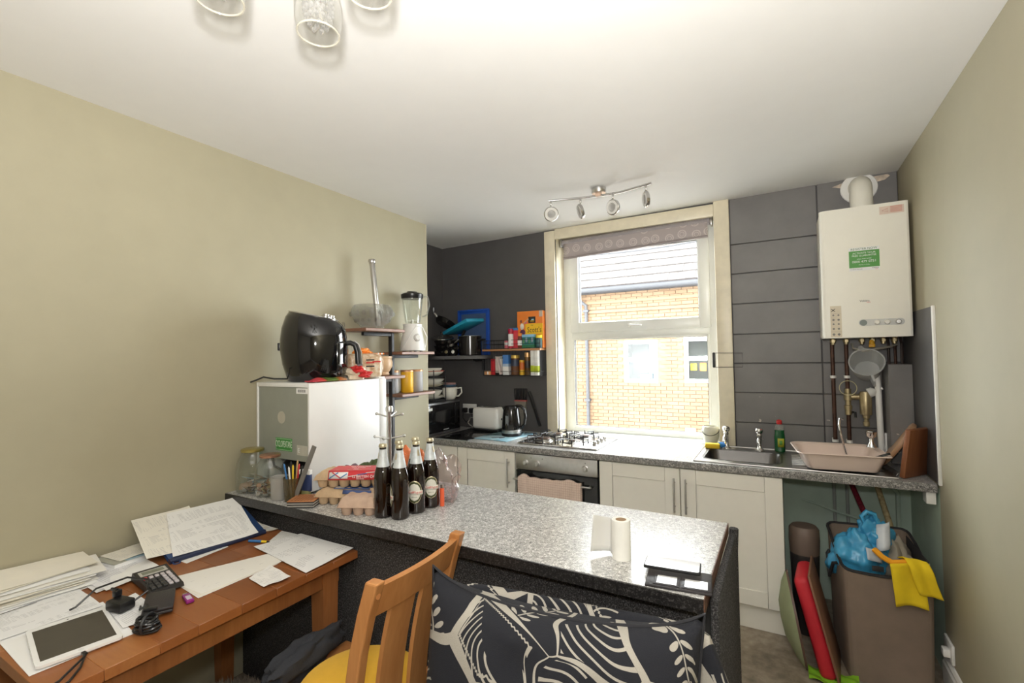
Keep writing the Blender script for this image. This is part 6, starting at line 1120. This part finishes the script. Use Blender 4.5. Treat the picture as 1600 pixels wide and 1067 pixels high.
pn = thing('ballpoint_pen', 'blue and yellow pen lying by the blue folder corner', 'pen', (-1.955, 1.245, DZ+.008), rz=.35); obj('barrel', B().cyl((-.05, 0, 0), (.01, 0, 0), .0055, 10), BLUE, pn); obj('grip', B().cyl((.01, 0, 0), (.035, 0, 0), .0050, 10), YELLOW, pn); obj('tip', B().cyl((.035, 0, 0), (.048, 0, 0), .004, 10, r2=.0008), INK, pn)
# ---------------------------------------------------------------- wooden chair
CH = wood('chair_oak', (.42, .165, .048), (.58, .27, .095), 2, 8, .4)
ch = thing('dining_chair', 'honey oak chair with slatted back and yellow seat pad, facing the table', 'chair', (-1.23, 1.104, 0), rz=math.radians(2))
HWD = .192                                        # half width (y); the back is at +x
def pst(z): t_ = max(0, (z-.45)/.5); return .175+.085*t_*t_+.015*t_
for s_ in (-1, 1):
    b = B(); zs = [0, .2, .45, .6, .75, .86, .953]; pts = [(pst(z) if z > .4 else .175+.05*(1-z/.45), z) for z in zs]; vs = []
    for x, z in pts: vs += [(x-.021, s_*HWD-.017, z), (x+.021, s_*HWD-.017, z), (x+.021, s_*HWD+.017, z), (x-.021, s_*HWD+.017, z)]
    fs = [(3, 2, 1, 0), tuple(len(vs)-4+q for q in range(4))]+[(4*j+q, 4*j+(q+1) % 4, 4*j+4+(q+1) % 4, 4*j+4+q) for j in range(len(pts)-1) for q in range(4)]; b.add(vs, fs); o = obj('back_post', b, CH, ch); md = o.modifiers.new('bev', 'BEVEL'); md.width = .005; md.segments = 2; md.limit_method = 'ANGLE'
    obj('front_leg', B().b2((-.215, s_*HWD-.02, 0), (-.175, s_*HWD+.02, .43), bev=.004), CH, ch); obj('side_rail', B().b2((-.19, s_*HWD-.011, .375), (.17, s_*HWD+.011, .43), bev=.003), CH, ch)
def back_pt(y, z, d): return (pst(z)+.022*(1-(y/HWD)**2)+d, y, z)
b = B(); b.grid(lambda u, v: back_pt(-HWD+.015+(2*HWD-.03)*u, .848+.088*v, -.010), 10, 2); b.grid(lambda u, v: back_pt(-HWD+.015+(2*HWD-.03)*u, .848+.088*v, .012), 10, 2)
for v in (0, 1): b.grid(lambda u, w_, v=v: back_pt(-HWD+.015+(2*HWD-.03)*u, .848+.088*v, -.010+.022*w_), 10, 1)
obj('top_rail', b, CH, ch); obj('lower_rail', B().b2((.165, -HWD+.01, .455), (.187, HWD-.01, .50), bev=.003), CH, ch)
for yc_ in (-.066, .066):
    b = B(); 
    for d in (-.007, .007): b.grid(lambda u, v, d=d: back_pt(yc_-.047+.094*u, .49+.365*v, d), 2, 8)
    for e in (0, 1): b.grid(lambda u, v, e=e: back_pt(yc_-.047+.094*e, .49+.365*v, -.007+.014*u), 1, 8)
    obj('back_slat', b, CH, ch)
obj('seat', B().b2((-.262, -HWD-.018, .431), (.165, HWD+.018, .452), bev=.006), CH, ch); obj('front_rail', B().b2((-.205, -HWD+.01, .375), (-.183, HWD-.01, .43)), CH, ch)
for s_ in (-1, 1): obj('plug', B().lathe([(.008, 0), (.008, .001), (0, .0012)], 14, Matrix.Translation((pst(.92)+.0212, s_*HWD, .915)) @ Matrix.Rotation(PI/2, 4, 'Y')), M('plug_oak', (.50, .20, .065), .5), ch)
sc = thing('seat_pad', 'round mustard yellow seat pad on the oak chair', 'cushion', (-1.222, 1.120, .4535)); obj('pad', B().lathe([(0, 0), (.17, 0), (.195, .012), (.200, .026), (.190, .040), (.15, .048), (0, .050)], 40), M('mustard_felt', (.80, .45, .025), .95, bump=.4, bs=240, sheen=.2), sc)
jk = thing('grey_garment', 'dark grey garment bunched on the front of the chair seat', 'clothing', (-1.466, 1.09, .453), rz=.1); g_ = crumple(.042, .17, .06, 77, .25); folds(g_, .25, 20); obj('garment', g_, M('charcoal_fabric', (.030, .032, .038), .95, bump=.4, bs=300), jk, loc=(0, 0, .0595))
rg_ = thing('fluffy_rug', 'shaggy taupe rug on the floor under the table', 'rug', (-2.04, 1.045, .001)); RGM = M('shag_taupe', (.30, .25, .20), 1, var=.25, vs=60); obj('backing', B().lathe([(0, 0), (.30, 0), (.31, .02), (.27, .055), (0, .07)], 40, sy=1.1), RGM, rg_)
tf = B(); rr = random.Random(2)
for i in range(5200):
    a, q = rr.uniform(0, 6.283), .30*math.sqrt(rr.random()); x, y = q*math.cos(a), 1.1*q*math.sin(a); dx, dy, hh = rr.uniform(-.022, .022), rr.uniform(-.022, .022), rr.uniform(.04, .075); w_ = .0045; z0_ = .062-.05*max(0, q/.30-.75)/.25
    tf.add([(x-w_, y, z0_), (x+w_, y, z0_), (x+dx*.5, y+w_+dy*.5, z0_+hh*.6), (x+dx, y+dy, z0_+hh)], [(0, 1, 2), (0, 2, 3), (1, 3, 2)])
o = obj('pile', tf, RGM, rg_, sharp=False); o['kind'] = 'stuff'
# ---------------------------------------------------------------- patterned armchair
def leaf_fabric():
    t = NT('black_and_cream_leaf_fabric'); m = lambda op, a, b=0.0: t.math(op, a, b)
    g = t.n('ShaderNodeSeparateXYZ', i0=t.co()); x = m('ADD', g.outputs[0], m('MULTIPLY', g.outputs[1], .25)); z = m('ADD', g.outputs[2], m('MULTIPLY', g.outputs[1], .8))
    wn = t.noise(5.0, 1); wob = m('MULTIPLY', m('SUBTRACT', wn.outputs[0], .5), .17)
    p = t.n('ShaderNodeCombineXYZ', i0=m('ADD', x, wob), i1=m('SUBTRACT', z, wob)).outputs[0]
    SC = 5.6; p6 = t.n('ShaderNodeVectorMath', {'operation': 'SCALE'}, i0=p, Scale=SC).outputs[0]
    vo = t.n('ShaderNodeTexVoronoi', {'voronoi_dimensions': '2D'}, i0=p6, Scale=1.0, Randomness=.9); ve = t.n('ShaderNodeTexVoronoi', {'voronoi_dimensions': '2D', 'feature': 'DISTANCE_TO_EDGE'}, i0=p6, Scale=1.0, Randomness=.9)
    d = t.n('ShaderNodeSeparateXYZ', i0=t.vmath('SUBTRACT', p6, vo.outputs['Position'])); c = t.n('ShaderNodeSeparateColor', i0=vo.outputs['Color'])
    an = m('MULTIPLY', c.outputs[0], 6.283); ca_, sa_ = m('COSINE', an), m('SINE', an)
    a = m('ADD', m('MULTIPLY', d.outputs[0], ca_), m('MULTIPLY', d.outputs[1], sa_)); b = m('SUBTRACT', m('MULTIPLY', d.outputs[1], ca_), m('MULTIPLY', d.outputs[0], sa_)); e = ve.outputs['Distance']
    gap = m('LESS_THAN', e, m('ADD', -.036, m('MULTIPLY', t.noise(3.6, 1).outputs[0], .185)))
    jag = m('MULTIPLY', m('SINE', m('MULTIPLY', m('ADD', a, b), 95)), .010)
    out = m('LESS_THAN', m('ABSOLUTE', m('SUBTRACT', m('ADD', e, jag), .125)), .013)
    r = m('SQRT', m('ADD', m('MULTIPLY', m('ADD', a, .45), m('ADD', a, .45)), m('MULTIPLY', b, b)))
    str_ = m('MULTIPLY', m('GREATER_THAN', m('SINE', m('MULTIPLY', r, 46)), .72), m('MULTIPLY', m('GREATER_THAN', b, -.02), m('GREATER_THAN', e, .05)))
    stem = m('LESS_THAN', m('ABSOLUTE', a), .010); aa = m('ABSOLUTE', a); tt = m('SUBTRACT', m('FRACT', m('SUBTRACT', m('MULTIPLY', b, 6.5), m('MULTIPLY', aa, 4.0))), .5)
    q = m('ADD', m('POWER', m('DIVIDE', m('SUBTRACT', aa, .085), .068), 2.0), m('POWER', m('DIVIDE', tt, .24), 2.0)); spr = m('MULTIPLY', m('MAXIMUM', stem, m('LESS_THAN', q, 1.0)), m('GREATER_THAN', e, .07))
    k = c.outputs[1]; t1 = m('LESS_THAN', k, .40); t2 = m('MULTIPLY', m('GREATER_THAN', k, .40), m('LESS_THAN', k, .68)); t3 = m('GREATER_THAN', k, .68)
    cream_cell = m('MULTIPLY', m('GREATER_THAN', c.outputs[2], .96), m('GREATER_THAN', e, .0))
    f = m('MAXIMUM', m('MAXIMUM', m('MULTIPLY', t1, str_), m('MULTIPLY', t2, spr)), m('MULTIPLY', t3, m('MAXIMUM', out, m('MULTIPLY', str_, m('GREATER_THAN', b, .12))))); f = m('MAXIMUM', f, gap); wv = t.noise(420, 2)
    col = t.mix(f, (.010, .011, .017), (.43, .40, .345)); t.base(t.mix(m('MULTIPLY', wv.outputs[0], .22), col, (.02, .02, .02))); t.set(Roughness=.92); t.bump(wv.outputs[0], .35, .003); return t.m
LEAF = leaf_fabric()
ac = thing('armchair', 'armchair in black and cream leaf fabric with its back to the island', 'armchair', (-.475, 1.02, 0), rz=math.radians(7))
def puff(lo, hi, seed, amp=.006, n=4, bev=.05):
    b = B(); b.b2(lo, hi, bev=bev, seg=n); return b
def backf(u, v, side):    # rounded back shell: u across, v from seat to top, side -1 front, +1 rear
    s_ = 2*u-1; zt = .872-.030*(1-abs(s_)**2.2)-.020*max(0, s_)**6-.10*max(0, abs(s_)-.88)/.12*abs(s_); th = .055*(1-.55*max(0, v-.75)/.25); z = .30+(zt-.30)*v
    return (s_*.385*(1-.04*v), .175+.03*v-.07*(abs(s_)**3)+side*th, z)
b = B(); N1 = 36; fr_ = lambda u, v: backf(u, v, -1); 
def shell(u, v):          # closed loop across front, over the top, down the rear
    if v < .42: return backf(u, v/.42, -1)
    if v > .58: return backf(u, (1-v)/.42, 1)
    w_ = (v-.42)/.16*PI; f0, f1 = backf(u, 1, -1), backf(u, 1, 1); cy = (f0[1]+f1[1])/2; rad = (f1[1]-f0[1])/2; return (f0[0], cy-rad*math.cos(w_), f0[2]+rad*math.sin(w_)*.9)
b.grid(shell, N1, 40)
for uu in (0, 1): vs = [shell(uu, j/40) for j in range(41)]; b.add(vs, [tuple(range(41))], smooth=False)
obj('backrest', b, LEAF, ac)
for s_ in (-1, 1): obj('arm', puff((s_*.385-.055, -.40, .10), (s_*.385+.055, .16, .60), 1), LEAF, ac)
obj('seat_base', puff((-.335, -.38, .10), (.335, .13, .33), 2, bev=.03), LEAF, ac); obj('seat_cushion', puff((-.325, -.40, .335), (.325, .10, .47), 3), LEAF, ac)
for x in (-.33, .33):
    for y in (-.33, .12): obj('foot', B().lathe([(.016, 0), (.024, .10), (0, .10)], 14, T(x, y, 0)), M('dark_foot', (.04, .02, .012), .4), ac)
cu_ = thing('back_cushion', 'big cushion with pointed corners in black and cream leaf fabric on the armchair', 'cushion', (-.500, 1.030, .475), rz=math.radians(7), rx=math.radians(-6))
def pil(u, v, sd):
    a, c_ = 2*u-1, 2*v-1; hx, hz = .345, .232; pin = 1-(.21 if c_ > 0 else .06)*(1-a*a)**.8*abs(c_)**3-.0*abs(a); edge = (1-abs(a)**3.2)*(1-abs(c_)**3.2)
    x = a*hx*(1-.06*(1-c_*c_)*abs(a)**3)-.03*(1-v)*(a < 0)*abs(a); z = .245+c_*hz*pin+.018*max(0, c_)**3*abs(a)**5; wr = .008*noise.noise(Vector((a*3.1, c_*2.6, sd)))*edge
    return (x, sd*(.098*max(0, edge)**.45+wr*1.6), z)
b = B(); b.grid(lambda u, v: pil(u, v, -1), 40, 28); b.grid(lambda u, v: pil(u, v, 1), 40, 28); obj('cover', b, LEAF, cu_, sharp=False); ed = [pil(i/24, 1, 1) for i in range(25)]+[pil(1, 1-i/16, 1) for i in range(1, 17)]+[pil(1-i/24, 0, 1) for i in range(1, 25)]+[pil(0, i/16, 1) for i in range(1, 16)]; obj('piped_seam', B().tube(ed, .0045, 6, closed=True), M('black_piping2', (.02, .02, .024), .9), cu_)
